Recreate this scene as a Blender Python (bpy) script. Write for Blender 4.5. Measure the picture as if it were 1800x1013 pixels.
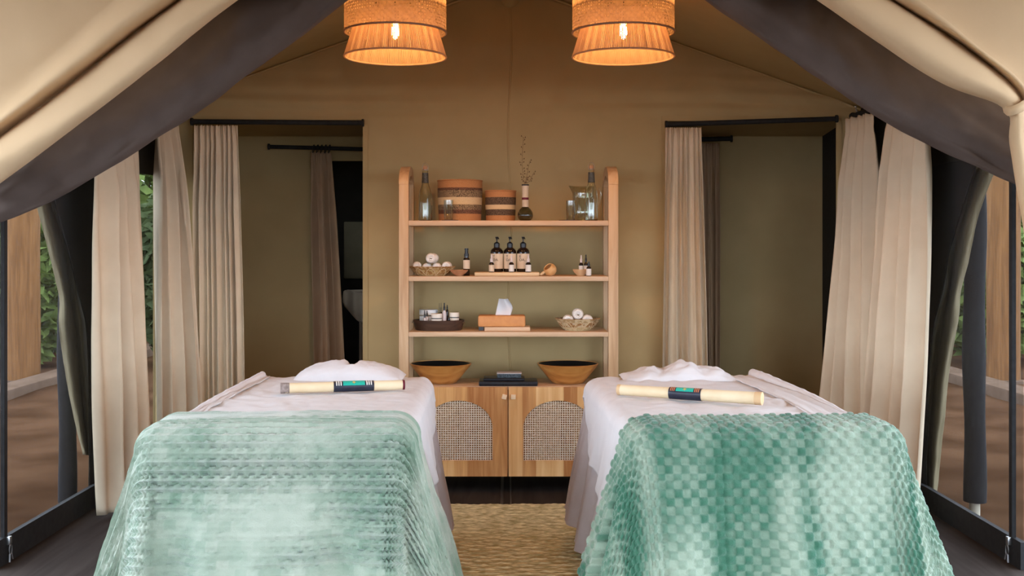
import bpy, bmesh, math, random
import numpy as np
from mathutils import Vector, Matrix, noise

# ------------------------------------------------------------------ clear
for o in list(bpy.data.objects):
    bpy.data.objects.remove(o, do_unlink=True)
scene = bpy.context.scene
COL = scene.collection
PI = math.pi

# ------------------------------------------------------------------ camera
F, U0, V0, H = 1950.0, 894.0, 428.0, 1.365      # focal length and horizon point in photo pixels, eye height
cam_d = bpy.data.cameras.new('camera')
cam = bpy.data.objects.new('camera', cam_d)
COL.objects.link(cam)
cam.location = (0, 0, H)
cam.rotation_euler = (PI / 2, 0, 0)
cam_d.sensor_width = 36.0
cam_d.lens = F / 1800 * 36.0
cam_d.shift_x = (900 - U0) / 1800
cam_d.shift_y = -(506.5 - V0) / 1800
cam_d.clip_start = 0.05
cam_d.clip_end = 200
scene.camera = cam

# ------------------------------------------------------------------ sky and exposure
world = bpy.data.worlds.new('world')
scene.world = world
world.use_nodes = True
wn = world.node_tree.nodes
wn['Background'].inputs['Color'].default_value = (0.83, 0.95, 1.12, 1)
wn['Background'].inputs['Strength'].default_value = 2.5
vs = scene.view_settings
vs.view_transform = 'Standard'
vs.look = 'None'
vs.gamma = 1.0
vs.use_curve_mapping = False
vs.exposure = 1.52


# ------------------------------------------------------------------ helpers
def P(u, v, Y):
    return Vector(((u - U0) / F * Y, Y, H - (v - V0) / F * Y))


def XU(u, Y):
    return (u - U0) / F * Y


def ZV(v, Y):
    return H - (v - V0) / F * Y


def new_mat(name):
    m = bpy.data.materials.new(name)
    m.use_nodes = True
    return m, m.node_tree.nodes, m.node_tree.links, m.node_tree.nodes['Principled BSDF']


def lin(c):
    return tuple(c) + (1,)


def mat(name, col, rough=0.8, col2=None, scale=30, bump=0.0, bscale=200, metallic=0, spec=0.3,
        stretch=(1, 1, 1), sheen=0.0, transl=0.0):
    m, n, l, b = new_mat(name)
    b.inputs['Roughness'].default_value = rough
    b.inputs['Metallic'].default_value = metallic
    b.inputs['Specular IOR Level'].default_value = spec
    if sheen:
        b.inputs['Sheen Weight'].default_value = sheen
        b.inputs['Sheen Roughness'].default_value = 0.5
    tc = n.new('ShaderNodeTexCoord')
    mp = n.new('ShaderNodeMapping')
    mp.inputs['Scale'].default_value = stretch
    l.new(tc.outputs['Object'], mp.inputs['Vector'])
    csock = None
    if col2 is not None:
        nz = n.new('ShaderNodeTexNoise')
        nz.inputs['Scale'].default_value = scale
        nz.inputs['Detail'].default_value = 5
        l.new(mp.outputs[0], nz.inputs['Vector'])
        cr = n.new('ShaderNodeValToRGB')
        cr.color_ramp.elements[0].color = lin(col)
        cr.color_ramp.elements[1].color = lin(col2)
        cr.color_ramp.elements[0].position = 0.35
        cr.color_ramp.elements[1].position = 0.65
        l.new(nz.outputs['Fac'], cr.inputs[0])
        l.new(cr.outputs[0], b.inputs['Base Color'])
        csock = cr.outputs[0]
    else:
        b.inputs['Base Color'].default_value = lin(col)
    if bump:
        nb = n.new('ShaderNodeTexNoise')
        nb.inputs['Scale'].default_value = bscale
        nb.inputs['Detail'].default_value = 2
        l.new(mp.outputs[0], nb.inputs['Vector'])
        bp = n.new('ShaderNodeBump')
        bp.inputs['Strength'].default_value = bump
        bp.inputs['Distance'].default_value = 0.004
        l.new(nb.outputs['Fac'], bp.inputs['Height'])
        l.new(bp.outputs[0], b.inputs['Normal'])
    if transl:
        t = n.new('ShaderNodeBsdfTranslucent')
        if csock:
            l.new(csock, t.inputs['Color'])
        else:
            t.inputs['Color'].default_value = lin(col)
        mx = n.new('ShaderNodeMixShader')
        mx.inputs[0].default_value = transl
        l.new(b.outputs[0], mx.inputs[1])
        l.new(t.outputs[0], mx.inputs[2])
        l.new(mx.outputs[0], n['Material Output'].inputs['Surface'])
    return m


def wood_mat(name, c1, c2, c3, axis=2, rough=0.5, boards=0.0, gscale=6.0):
    """long grain along the axis; boards > 0 varies the tone from board to board across x"""
    m, n, l, b = new_mat(name)
    b.inputs['Roughness'].default_value = rough
    b.inputs['Specular IOR Level'].default_value = 0.3
    tc = n.new('ShaderNodeTexCoord')
    mp = n.new('ShaderNodeMapping')
    sc = [gscale * 5] * 3
    sc[axis] = gscale * 0.35
    mp.inputs['Scale'].default_value = sc
    l.new(tc.outputs['Object'], mp.inputs['Vector'])
    nz = n.new('ShaderNodeTexNoise')
    nz.inputs['Scale'].default_value = 1.0
    nz.inputs['Detail'].default_value = 6
    nz.inputs['Distortion'].default_value = 0.7
    l.new(mp.outputs[0], nz.inputs['Vector'])
    fac = nz.outputs['Fac']
    if boards:
        sx = n.new('ShaderNodeSeparateXYZ')
        l.new(tc.outputs['Object'], sx.inputs[0])
        dv = n.new('ShaderNodeMath'); dv.operation = 'DIVIDE'
        dv.inputs[1].default_value = boards
        l.new(sx.outputs[0], dv.inputs[0])
        fl = n.new('ShaderNodeMath'); fl.operation = 'FLOOR'
        l.new(dv.outputs[0], fl.inputs[0])
        wnz = n.new('ShaderNodeTexWhiteNoise'); wnz.noise_dimensions = '1D'
        l.new(fl.outputs[0], wnz.inputs['W'])
        mx = n.new('ShaderNodeMix')
        mx.inputs[0].default_value = 0.42
        l.new(fac, mx.inputs[2]); l.new(wnz.outputs['Value'], mx.inputs[3])
        fac = mx.outputs[0]
    cr = n.new('ShaderNodeValToRGB')
    e = cr.color_ramp.elements
    e[0].color = lin(c1); e[0].position = 0.25
    e[1].color = lin(c3); e[1].position = 0.78
    k = e.new(0.5); k.color = lin(c2)
    l.new(fac, cr.inputs[0])
    l.new(cr.outputs[0], b.inputs['Base Color'])
    bp = n.new('ShaderNodeBump')
    bp.inputs['Strength'].default_value = 0.15
    bp.inputs['Distance'].default_value = 0.002
    l.new(nz.outputs['Fac'], bp.inputs['Height'])
    l.new(bp.outputs[0], b.inputs['Normal'])
    return m


def band_mat(name, stops, axis=2, weave=300.0, amt=0.35, rough=0.85):
    """bands of colour along one object axis: stops = [(position in metres, colour, speck colour)]"""
    m, n, l, b = new_mat(name)
    b.inputs['Roughness'].default_value = rough
    b.inputs['Specular IOR Level'].default_value = 0.15
    tc = n.new('ShaderNodeTexCoord')
    sx = n.new('ShaderNodeSeparateXYZ')
    l.new(tc.outputs['Object'], sx.inputs[0])
    top = stops[-1][0] + 0.05
    dv = n.new('ShaderNodeMath'); dv.operation = 'DIVIDE'; dv.inputs[1].default_value = top
    l.new(sx.outputs[axis], dv.inputs[0])
    ramps = []
    for k in (1, 2):
        cr = n.new('ShaderNodeValToRGB'); cr.color_ramp.interpolation = 'CONSTANT'
        e = cr.color_ramp.elements
        while len(e) > 1:
            e.remove(e[-1])
        e[0].position = max(0.0, stops[0][0] / top); e[0].color = lin(stops[0][k])
        for s in stops[1:]:
            q = e.new(s[0] / top); q.color = lin(s[k])
        l.new(dv.outputs[0], cr.inputs[0]); ramps.append(cr)
    nz = n.new('ShaderNodeTexNoise'); nz.inputs['Scale'].default_value = weave; nz.inputs['Detail'].default_value = 1
    l.new(tc.outputs['Object'], nz.inputs['Vector'])
    r2 = n.new('ShaderNodeValToRGB')
    r2.color_ramp.elements[0].position = 0.46; r2.color_ramp.elements[1].position = 0.54
    l.new(nz.outputs['Fac'], r2.inputs[0])
    mx = n.new('ShaderNodeMix'); mx.data_type = 'RGBA'
    l.new(r2.outputs[0], mx.inputs[0])
    l.new(ramps[0].outputs[0], mx.inputs[6]); l.new(ramps[1].outputs[0], mx.inputs[7])
    l.new(mx.outputs[2], b.inputs['Base Color'])
    return m


def glass_mat(name, col=(0.9, 0.95, 0.9), rough=0.02):
    m, n, l, b = new_mat(name)
    b.inputs['Base Color'].default_value = lin(col)
    b.inputs['Transmission Weight'].default_value = 1.0
    b.inputs['Roughness'].default_value = rough
    b.inputs['IOR'].default_value = 1.45
    return m


def emit_mat(name, col, strength):
    m, n, l, b = new_mat(name)
    b.inputs['Base Color'].default_value = lin(col)
    b.inputs['Emission Color'].default_value = lin(col)
    b.inputs['Emission Strength'].default_value = strength
    return m


def screen_mat(name, col, cover):
    """woven insect screen: thread colour and how much of the light the threads stop"""
    m, n, l, b = new_mat(name)
    b.inputs['Base Color'].default_value = lin(col)
    b.inputs['Roughness'].default_value = 0.9
    t = n.new('ShaderNodeBsdfTransparent')
    mx = n.new('ShaderNodeMixShader')
    tc = n.new('ShaderNodeTexCoord')
    wv = n.new('ShaderNodeTexNoise'); wv.inputs['Scale'].default_value = 140
    mp = n.new('ShaderNodeMapping'); mp.inputs['Scale'].default_value = (1, 1, 0.06)
    l.new(tc.outputs['Object'], mp.inputs[0]); l.new(mp.outputs[0], wv.inputs['Vector'])
    mr = n.new('ShaderNodeMapRange')
    mr.inputs['From Min'].default_value = 0.3; mr.inputs['From Max'].default_value = 0.7
    mr.inputs['To Min'].default_value = cover - 0.06; mr.inputs['To Max'].default_value = cover + 0.06
    l.new(wv.outputs['Fac'], mr.inputs['Value'])
    l.new(mr.outputs[0], mx.inputs[0])
    l.new(t.outputs[0], mx.inputs[1]); l.new(b.outputs[0], mx.inputs[2])
    l.new(mx.outputs[0], n['Material Output'].inputs['Surface'])
    return m


class MB:
    def __init__(s):
        s.v, s.f = [], []

    def add(s, verts, faces):
        k = len(s.v)
        s.v += [tuple(p) for p in verts]
        s.f += [tuple(i + k for i in f) for f in faces]
        return s

    def box(s, a, b, rz=0.0, c=None, bev=0.0):
        x0, y0, z0 = a; x1, y1, z1 = b
        if bev:
            bm = bmesh.new()
            bmesh.ops.create_cube(bm, size=1)
            for v in bm.verts:
                v.co = Vector(((x0 + x1) / 2 + v.co.x * (x1 - x0), (y0 + y1) / 2 + v.co.y * (y1 - y0), (z0 + z1) / 2 + v.co.z * (z1 - z0)))
            bmesh.ops.bevel(bm, geom=list(bm.edges) + list(bm.verts), offset=bev, segments=2, profile=0.5, affect='EDGES')
            bm.verts.ensure_lookup_table()
            vs = [v.co.copy() for v in bm.verts]
            fs = [[v.index for v in f.verts] for f in bm.faces]
            bm.free()
        else:
            vs = [Vector(p) for p in ((x0, y0, z0), (x1, y0, z0), (x1, y1, z0), (x0, y1, z0), (x0, y0, z1), (x1, y0, z1), (x1, y1, z1), (x0, y1, z1))]
            fs = [(0, 3, 2, 1), (4, 5, 6, 7), (0, 1, 5, 4), (1, 2, 6, 5), (2, 3, 7, 6), (3, 0, 4, 7)]
        if rz:
            c = Vector(c) if c else Vector(((x0 + x1) / 2, (y0 + y1) / 2, 0))
            R = Matrix.Rotation(rz, 3, 'Z')
            vs = [R @ (p - c) + c for p in vs]
        return s.add(vs, fs)

    def tube(s, path, rad, n=10, caps=True, flat=1.0):
        path = [Vector(p) for p in path]
        m = len(path)
        rads = rad if hasattr(rad, '__len__') else [rad] * m
        vs, fs = [], []
        up = Vector((0, 0, 1))
        t0 = (path[1] - path[0]).normalized()
        if abs(t0.z) > 0.95:
            up = Vector((0, 1, 0))
        for i, p in enumerate(path):
            t = (path[min(i + 1, m - 1)] - path[max(i - 1, 0)]).normalized()
            a = t.cross(up)
            if a.length < 1e-4:
                a = Vector((1, 0, 0))
            a.normalize()
            b = a.cross(t).normalized()
            up = b
            for k in range(n):
                an = 2 * PI * k / n
                vs.append(p + a * math.cos(an) * rads[i] + b * math.sin(an) * rads[i] * flat)
        for i in range(m - 1):
            for k in range(n):
                k2 = (k + 1) % n
                fs.append((i * n + k, i * n + k2, (i + 1) * n + k2, (i + 1) * n + k))
        if caps:
            fs.append(tuple(range(n - 1, -1, -1)))
            fs.append(tuple((m - 1) * n + k for k in range(n)))
        return s.add(vs, fs)

    def lathe(s, prof, n=32, c=(0, 0, 0), sx=1.0, sy=1.0, a0=0.0, a1=2 * PI):
        full = abs(a1 - a0 - 2 * PI) < 1e-6
        m = n if full else n + 1
        vs, fs = [], []
        for r, z in prof:
            for k in range(m):
                an = a0 + (a1 - a0) * k / n
                vs.append((c[0] + math.cos(an) * r * sx, c[1] + math.sin(an) * r * sy, c[2] + z))
        for i in range(len(prof) - 1):
            for k in range(n):
                k2 = (k + 1) % m
                fs.append((i * m + k, i * m + k2, (i + 1) * m + k2, (i + 1) * m + k))
        return s.add(vs, fs)

    def grid(s, pts):
        """pts: array rows x cols x 3"""
        R, C = len(pts), len(pts[0])
        vs = [tuple(p) for row in pts for p in row]
        fs = [(i * C + j, i * C + j + 1, (i + 1) * C + j + 1, (i + 1) * C + j) for i in range(R - 1) for j in range(C - 1)]
        return s.add(vs, fs)

    def build(s, name, material, parent=None, loc=None, smooth=True, auto=None, solid=0.0, sub=0):
        me = bpy.data.meshes.new(name)
        me.from_pydata(s.v, [], s.f)
        me.update()
        bm = bmesh.new(); bm.from_mesh(me)
        bmesh.ops.remove_doubles(bm, verts=bm.verts, dist=1e-6)
        bmesh.ops.recalc_face_normals(bm, faces=bm.faces)
        bm.to_mesh(me); bm.free()
        return link(name, me, material, parent, loc, smooth, auto, solid, sub)


def link(name, me, material, parent=None, loc=None, smooth=True, auto=None, solid=0.0, sub=0):
    me.materials.append(material)
    if smooth:
        me.shade_smooth()
        me.set_sharp_from_angle(angle=math.radians(auto if auto else 42))
    o = bpy.data.objects.new(name, me)
    COL.objects.link(o)
    if parent:
        o.parent = parent
    if loc is not None:
        o.location = loc
    if sub:
        md = o.modifiers.new('sub', 'SUBSURF'); md.levels = sub; md.render_levels = sub
    if solid:
        md = o.modifiers.new('solid', 'SOLIDIFY'); md.thickness = solid; md.offset = 0
    return o


def tag(o, label, cat, group=None):
    o['label'] = label; o['category'] = cat
    if group:
        o['group'] = group
    return o


def thing(name, label, cat, loc=(0, 0, 0), group=None, rz=0.0):
    o = bpy.data.objects.new(name, None)
    o.empty_display_size = 0.05
    COL.objects.link(o)
    o.location = loc; o.rotation_euler = (0, 0, rz)
    return tag(o, label, cat, group)


def struct(o):
    o['kind'] = 'structure'
    return o


def fnoise(x, y, z=0.0):
    return noise.noise(Vector((x, y, z)))


def catmull(pts, n):
    """resample a polyline as a Catmull-Rom curve"""
    p = [np.array(q, float) for q in pts]
    p = [2 * p[0] - p[1]] + p + [2 * p[-1] - p[-2]]
    segs = len(p) - 3
    out = []
    for i in range(n):
        t = i / (n - 1) * segs
        k = min(int(t), segs - 1); t -= k
        a, b, c, d = p[k:k + 4]
        out.append(0.5 * ((2 * b) + (c - a) * t + (2 * a - 5 * b + 4 * c - d) * t * t + (3 * b - a - 3 * c + d) * t ** 3))
    return np.array(out)


def resample(pts, n):
    c = catmull(pts, 200)
    d = np.concatenate([[0], np.cumsum(np.linalg.norm(np.diff(c, axis=0), axis=1))])
    t = np.linspace(0, d[-1], n)
    return np.stack([np.interp(t, d, c[:, k]) for k in range(c.shape[1])], axis=1)


# ------------------------------------------------------------------ materials
M = {}
M['canvas'] = mat('tent_canvas', (0.43, 0.315, 0.15), 0.9, (0.46, 0.34, 0.165), 4, 0.15, 500, spec=0.1)
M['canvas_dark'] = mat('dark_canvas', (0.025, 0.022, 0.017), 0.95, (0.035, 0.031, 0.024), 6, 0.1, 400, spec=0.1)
M['olive'] = mat('olive_canvas', (0.22, 0.185, 0.11), 0.9, (0.26, 0.22, 0.135), 6, 0.1, 400, spec=0.1)
M['beige'] = mat('beige_flap_canvas', (0.67, 0.48, 0.285), 0.85, (0.71, 0.51, 0.305), 4, 0.12, 600, spec=0.15)
M['added_shade'] = mat('added_shade_canvas', (0.54, 0.41, 0.26), 0.85, (0.58, 0.44, 0.28), 4, 0.12, 600, spec=0.1, transl=0.04)
M['greydrape'] = mat('grey_brown_lining', (0.102, 0.076, 0.064), 0.8, (0.13, 0.098, 0.084), 5, 0.1, 500, spec=0.2)
M['curtain'] = mat('linen_curtain', (0.65, 0.535, 0.38), 0.9, (0.69, 0.575, 0.415), 8, 0.12, 700, spec=0.1)
M['curtain_brown'] = mat('tan_curtain', (0.46, 0.32, 0.20), 0.9, (0.50, 0.35, 0.22), 8, 0.12, 700, spec=0.1)
M['black'] = mat('black_webbing', (0.012, 0.012, 0.013), 0.7, (0.02, 0.02, 0.02), 40, 0.1, 300)
M['sheet'] = mat('white_cotton', (0.66, 0.63, 0.63), 0.9, (0.70, 0.67, 0.67), 10, 0.25, 350, spec=0.1, sheen=0.1)
M['skirt'] = mat('taupe_waffle_cotton', (0.46, 0.40, 0.39), 0.9, (0.50, 0.44, 0.43), 14, 0.2, 400, spec=0.1)
M['towel'] = mat('white_terry', (0.78, 0.74, 0.68), 0.95, (0.84, 0.80, 0.74), 60, 0.6, 300, spec=0.1, sheen=0.2)
M['floor'] = wood_mat('dark_floor', (0.028, 0.021, 0.018), (0.042, 0.033, 0.028), (0.062, 0.05, 0.043), 1, 0.9, gscale=3)
M['floor'].node_tree.nodes['Principled BSDF'].inputs['Specular IOR Level'].default_value = 0.04
M['floor_strip'] = mat('floor_strip', (0.05, 0.042, 0.037), 0.5, (0.065, 0.055, 0.05), 30)
M['dirt'] = mat('brown_dirt', (0.045, 0.022, 0.011), 1.0, (0.085, 0.045, 0.024), 1.6, 0.7, 14, spec=0.0)
M['kerb'] = mat('pale_concrete', (0.10, 0.066, 0.044), 0.9, (0.135, 0.09, 0.063), 6, 0.3, 60, spec=0.0)
M['post_wood'] = wood_mat('outdoor_timber', (0.115, 0.048, 0.013), (0.18, 0.080, 0.023), (0.25, 0.12, 0.040), 2, 0.8, gscale=5)
M['sleeve'] = mat('slate_sleeve', (0.013, 0.013, 0.014), 1.0, (0.018, 0.018, 0.019), 20, 0.2, 200)
M['foot'] = mat('pale_foot', (0.5, 0.46, 0.36), 0.8)
M['wood_v'] = wood_mat('mango_wood_upright', (0.43, 0.25, 0.12), (0.56, 0.365, 0.20), (0.64, 0.455, 0.28), 2, 0.45)
M['wood_h'] = wood_mat('mango_wood_shelf', (0.50, 0.32, 0.18), (0.60, 0.40, 0.24), (0.68, 0.48, 0.31), 0, 0.45)
M['wood_door'] = wood_mat('mango_wood_door', (0.42, 0.165, 0.045), (0.72, 0.385, 0.14), (0.90, 0.60, 0.28), 2, 0.42, boards=0.075)
M['cane'] = mat('cane_webbing', (0.74, 0.59, 0.43), 0.6, (0.82, 0.67, 0.50), 60)
M['knob'] = mat('pale_wood_knob', (0.86, 0.66, 0.44), 0.5)
M['bowl_wood'] = wood_mat('olive_wood', (0.30, 0.10, 0.022), (0.57, 0.25, 0.062), (0.70, 0.38, 0.12), 0, 0.35, gscale=3.5)
M['bowl_in'] = mat('black_lacquer', (0.006, 0.006, 0.006), 0.45)
M['walnut'] = wood_mat('dark_walnut', (0.035, 0.02, 0.014), (0.06, 0.033, 0.022), (0.10, 0.055, 0.035), 0, 0.4)
M['pale_wood'] = wood_mat('pale_board', (0.55, 0.38, 0.20), (0.66, 0.48, 0.27), (0.72, 0.55, 0.34), 0, 0.5)
M['scoop'] = wood_mat('honey_wood', (0.52, 0.27, 0.09), (0.64, 0.36, 0.14), (0.72, 0.44, 0.2), 0, 0.4)
M['rosewood'] = mat('reddish_wood', (0.42, 0.19, 0.09), 0.45, (0.52, 0.26, 0.13), 25)
M['glass'] = glass_mat('clear_glass', (0.93, 0.97, 0.92))
M['green_glass'] = glass_mat('greenish_glass', (0.90, 0.95, 0.88))
M['smoke_glass'] = glass_mat('smoked_glass', (0.45, 0.47, 0.42))


def thin_glass(name, tint):
    m, n, l, b = new_mat(name)
    t = n.new('ShaderNodeBsdfTransparent'); t.inputs['Color'].default_value = lin(tint)
    gl = n.new('ShaderNodeBsdfGlossy'); gl.inputs['Roughness'].default_value = 0.05
    fr = n.new('ShaderNodeLayerWeight'); fr.inputs['Blend'].default_value = 0.25
    mr = n.new('ShaderNodeMapRange')
    mr.inputs['To Min'].default_value = 0.05; mr.inputs['To Max'].default_value = 0.75
    l.new(fr.outputs['Facing'], mr.inputs['Value'])
    mx = n.new('ShaderNodeMixShader')
    l.new(mr.outputs[0], mx.inputs[0]); l.new(t.outputs[0], mx.inputs[1]); l.new(gl.outputs[0], mx.inputs[2])
    l.new(mx.outputs[0], n['Material Output'].inputs['Surface'])
    return m


M['thin_glass'] = thin_glass('thin_clear_glass', (0.90, 0.92, 0.88))
M['amber'] = mat('dark_amber_glass', (0.012, 0.007, 0.006), 0.08, spec=0.6)
M['blackplastic'] = mat('black_plastic', (0.012, 0.012, 0.013), 0.35, spec=0.5)
M['label'] = mat('cream_label', (0.66, 0.53, 0.38), 0.7)
M['label_w'] = mat('white_label', (0.72, 0.68, 0.62), 0.7)
M['print'] = mat('label_print', (0.03, 0.02, 0.02), 0.8)
M['neckband'] = mat('beaded_black_band', (0.008, 0.009, 0.01), 0.5, (0.12, 0.12, 0.10), 260)
M['cork'] = mat('cork', (0.45, 0.25, 0.14), 0.8)
M['wire'] = mat('metal_wire', (0.5, 0.42, 0.33), 0.3, metallic=1)
M['steel'] = mat('zip_metal', (0.55, 0.55, 0.55), 0.35, metallic=1)
M['leather'] = mat('tan_leather', (0.58, 0.25, 0.085), 0.5, (0.64, 0.29, 0.10), 40, 0.1, 300)
M['tissue'] = mat('white_tissue', (0.85, 0.84, 0.84), 0.9, transl=0.2)
M['cream_jar'] = mat('cream_jar', (0.74, 0.68, 0.58), 0.4)
M['white_jar'] = mat('white_plastic', (0.72, 0.76, 0.76), 0.35)
M['frosted'] = mat('frosted_plastic', (0.62, 0.56, 0.55), 0.35)
M['black_cloth'] = mat('black_leather', (0.012, 0.012, 0.016), 0.4, (0.02, 0.02, 0.025), 60, 0.3, 120)
M['navy_box'] = mat('dark_blue_box', (0.02, 0.03, 0.04), 0.5, (0.10, 0.13, 0.15), 150)
M['silver'] = mat('pale_box_edge', (0.5, 0.46, 0.45), 0.4)
M['bead'] = mat('white_beads', (0.66, 0.58, 0.46), 0.6, (0.5, 0.42, 0.32), 350)
M['sprig'] = mat('dry_sprig', (0.10, 0.05, 0.02), 0.9)
M['bamboo'] = mat('pale_bamboo', (0.74, 0.58, 0.36), 0.5, (0.80, 0.66, 0.44), 9, 0.05, 100, stretch=(1, 1, 1))
M['bamboo_cap'] = mat('bamboo_cap', (0.66, 0.44, 0.24), 0.6)
M['burnt'] = mat('rough_grey_end', (0.20, 0.15, 0.13), 0.9, (0.36, 0.29, 0.26), 90, 0.6, 200)
M['navy_leather'] = mat('navy_leather', (0.018, 0.02, 0.035), 0.35, (0.03, 0.032, 0.05), 30)
M['teal_bead'] = mat('teal_beads', (0.01, 0.36, 0.27), 0.5, (0.02, 0.42, 0.31), 400)
M['red_bead'] = mat('orange_beads', (0.55, 0.20, 0.10), 0.5)
M['gold_bead'] = mat('gold_beads', (0.50, 0.40, 0.12), 0.5)
M['maroon'] = mat('maroon_cap', (0.12, 0.008, 0.02), 0.5)
M['white_bead'] = mat('pale_beads', (0.7, 0.68, 0.62), 0.5)
M['rattan'] = mat('lamp_rattan', (0.37, 0.28, 0.225), 0.7, (0.42, 0.32, 0.26), 50, transl=0.55)
M['cord_shade'] = mat('lamp_cord', (0.36, 0.285, 0.245), 0.8, (0.41, 0.325, 0.28), 40, transl=0.66)
M['bulb'] = emit_mat('lamp_bulb', (1.0, 0.44, 0.11), 370)
M['mesh'] = screen_mat('insect_screen', (0.03, 0.03, 0.032), 0.50)
M['leaf'] = mat('green_leaves', (0.10, 0.15, 0.03), 0.7, (0.20, 0.27, 0.07), 3, transl=0.25)
M['leaf2'] = mat('deep_green_leaves', (0.04, 0.062, 0.02), 0.8, (0.085, 0.115, 0.04), 3, transl=0.25)
M['stem'] = mat('shrub_stem', (0.10, 0.07, 0.04), 0.9)
M['jute'] = mat('jute', (0.42, 0.355, 0.17), 0.95, (0.88, 0.78, 0.48), 60, 0.5, 160, spec=0.05, stretch=(0.35, 1, 1))
OR, DK, CR = (0.46, 0.22, 0.09), (0.05, 0.032, 0.022), (0.62, 0.46, 0.26)
TN = (0.36, 0.25, 0.14)
M['basket_big'] = band_mat('banded_sisal', [(0, OR, (0.40, 0.18, 0.07)), (0.040, DK, (0.22, 0.10, 0.06)), (0.062, DK, TN), (0.092, CR, (0.56, 0.40, 0.22)), (0.132, DK, TN), (0.172, DK, (0.20, 0.09, 0.05)), (0.186, OR, (0.40, 0.18, 0.07))], weave=330)
M['basket_small'] = band_mat('banded_sisal_fine', [(0, OR, (0.40, 0.18, 0.07)), (0.032, DK, (0.16, 0.11, 0.07)), (0.066, CR, (0.58, 0.42, 0.24)), (0.092, DK, (0.16, 0.11, 0.07)), (0.134, OR, (0.42, 0.19, 0.08))], weave=330)
M['woven'] = band_mat('woven_straw', [(0, (0.55, 0.38, 0.18), (0.42, 0.24, 0.09)), (0.012, (0.40, 0.21, 0.07), (0.58, 0.40, 0.18)), (0.034, (0.56, 0.38, 0.18), (0.36, 0.19, 0.06))], weave=55)
M['woven2'] = band_mat('woven_straw_pale', [(0, (0.62, 0.48, 0.28), (0.52, 0.38, 0.20)), (0.02, (0.38, 0.20, 0.08), (0.62, 0.48, 0.30)), (0.045, (0.62, 0.48, 0.30), (0.45, 0.30, 0.15))], weave=40)


def vcol_mat(name, rough=0.9, sheen=0.4):
    m, n, l, b = new_mat(name)
    a = n.new('ShaderNodeVertexColor'); a.layer_name = 'Col'
    l.new(a.outputs['Color'], b.inputs['Base Color'])
    b.inputs['Roughness'].default_value = rough
    b.inputs['Specular IOR Level'].default_value = 0.1
    b.inputs['Sheen Weight'].default_value = sheen
    b.inputs['Sheen Roughness'].default_value = 0.6
    tc = n.new('ShaderNodeTexCoord')
    nb = n.new('ShaderNodeTexNoise'); nb.inputs['Scale'].default_value = 220; nb.inputs['Detail'].default_value = 2
    l.new(tc.outputs['Object'], nb.inputs['Vector'])
    bp = n.new('ShaderNodeBump'); bp.inputs['Strength'].default_value = 0.5; bp.inputs['Distance'].default_value = 0.004
    l.new(nb.outputs['Fac'], bp.inputs['Height']); l.new(bp.outputs[0], b.inputs['Normal'])
    return m


M['plush'] = vcol_mat('plush_blanket')

# ------------------------------------------------------------------ the tent
WX = 2.15            # half width of the room
YB = 6.50            # back canvas wall
YA = 7.60            # back of the annex behind it
YF = 4.60            # front gable
RIDGE, SLOPE = 2.90, 0.36


def roof_z(x):
    return RIDGE - SLOPE * abs(x)


struct(MB().box((-2.2, 3.6, -0.09), (2.2, 9.0, 0.0)).build('floor', M['floor'], smooth=False))
fl = bpy.data.objects['floor']
for u0, u1 in ((880, 885), (896, 899)):
    x0, x1 = XU(u0, 6.05), XU(u1, 6.05)
    MB().box((x0, 3.7, -0.002), (x1, 6.49, 0.003)).build('seam_strip', M['floor_strip'], fl, smooth=False)
# ground outside
g = np.zeros((61, 61, 3))
for i in range(61):
    for j in range(61):
        x, y = -30 + j, -26 + i
        rough = 0.05 * fnoise(x * 0.4, y * 0.4) + 0.03 * fnoise(x * 1.3, y * 1.3)
        g[i, j] = (x, y, -0.12 + (rough if (abs(x) > 4 or y < -4.5 or y > 9.5) else 0))
struct(MB().grid(g).build('ground', M['dirt']))

# back wall with two doorways
DL = (XU(340, YB), XU(638, YB), ZV(213, YB))
DR = (XU(1172, YB), XU(1470, YB), ZV(213, YB))


def wall_wrinkle(x, z):
    w = 0.006 * fnoise(x * 1.2, z * 2.2, 3)
    fade = max(0.0, 1 - abs(z - 2.19) / 0.16)
    w += -0.022 * fade * (0.5 + 0.5 * math.sin((z - 2.09 - 0.03 * math.sin(x * 1.7)) * 62)) * min(1, abs(x) / 0.7)
    fade2 = max(0.0, 1 - abs(z - 2.36) / 0.1)
    w += -0.008 * fade2 * (0.5 + 0.5 * math.sin((z + 0.05 * x) * 90)) * min(1, max(0, abs(x) - 0.5))
    return w


xs = sorted(set(list(np.round(np.linspace(-2.07, 2.07, 90), 4)) + [DL[0], DL[1], DR[0], DR[1], 0.0]))
zs = list(np.linspace(0, DL[2], 30)) + list(np.linspace(DL[2], 2.2, 9))[1:]
mb = MB()
idx = {}


def wv(i, k, x, z):
    key = (i, k)
    if key not in idx:
        idx[key] = len(mb.v)
        mb.v.append((x, YB + wall_wrinkle(x, z), z))
    return idx[key]


NU = 18
for i in range(len(xs) - 1):
    xm = (xs[i] + xs[i + 1]) / 2
    for k in range(len(zs) - 1):
        zm = (zs[k] + zs[k + 1]) / 2
        if zm < DL[2] and (DL[0] < xm < DL[1] or DR[0] < xm < DR[1]):
            continue
        mb.f.append((wv(i, k, xs[i], zs[k]), wv(i + 1, k, xs[i + 1], zs[k]), wv(i + 1, k + 1, xs[i + 1], zs[k + 1]), wv(i, k + 1, xs[i], zs[k + 1])))
    for k in range(NU):
        q = []
        for (ii, kk) in ((i, k), (i + 1, k), (i + 1, k + 1), (i, k + 1)):
            x = xs[ii]
            z = 2.2 + (max(roof_z(x), 2.201) - 2.2) * kk / NU
            q.append(wv(ii, len(zs) - 1 + kk, x, z))
        mb.f.append(tuple(q))
wb = struct(mb.build('wall_back', M['canvas'], solid=0.006))
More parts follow.
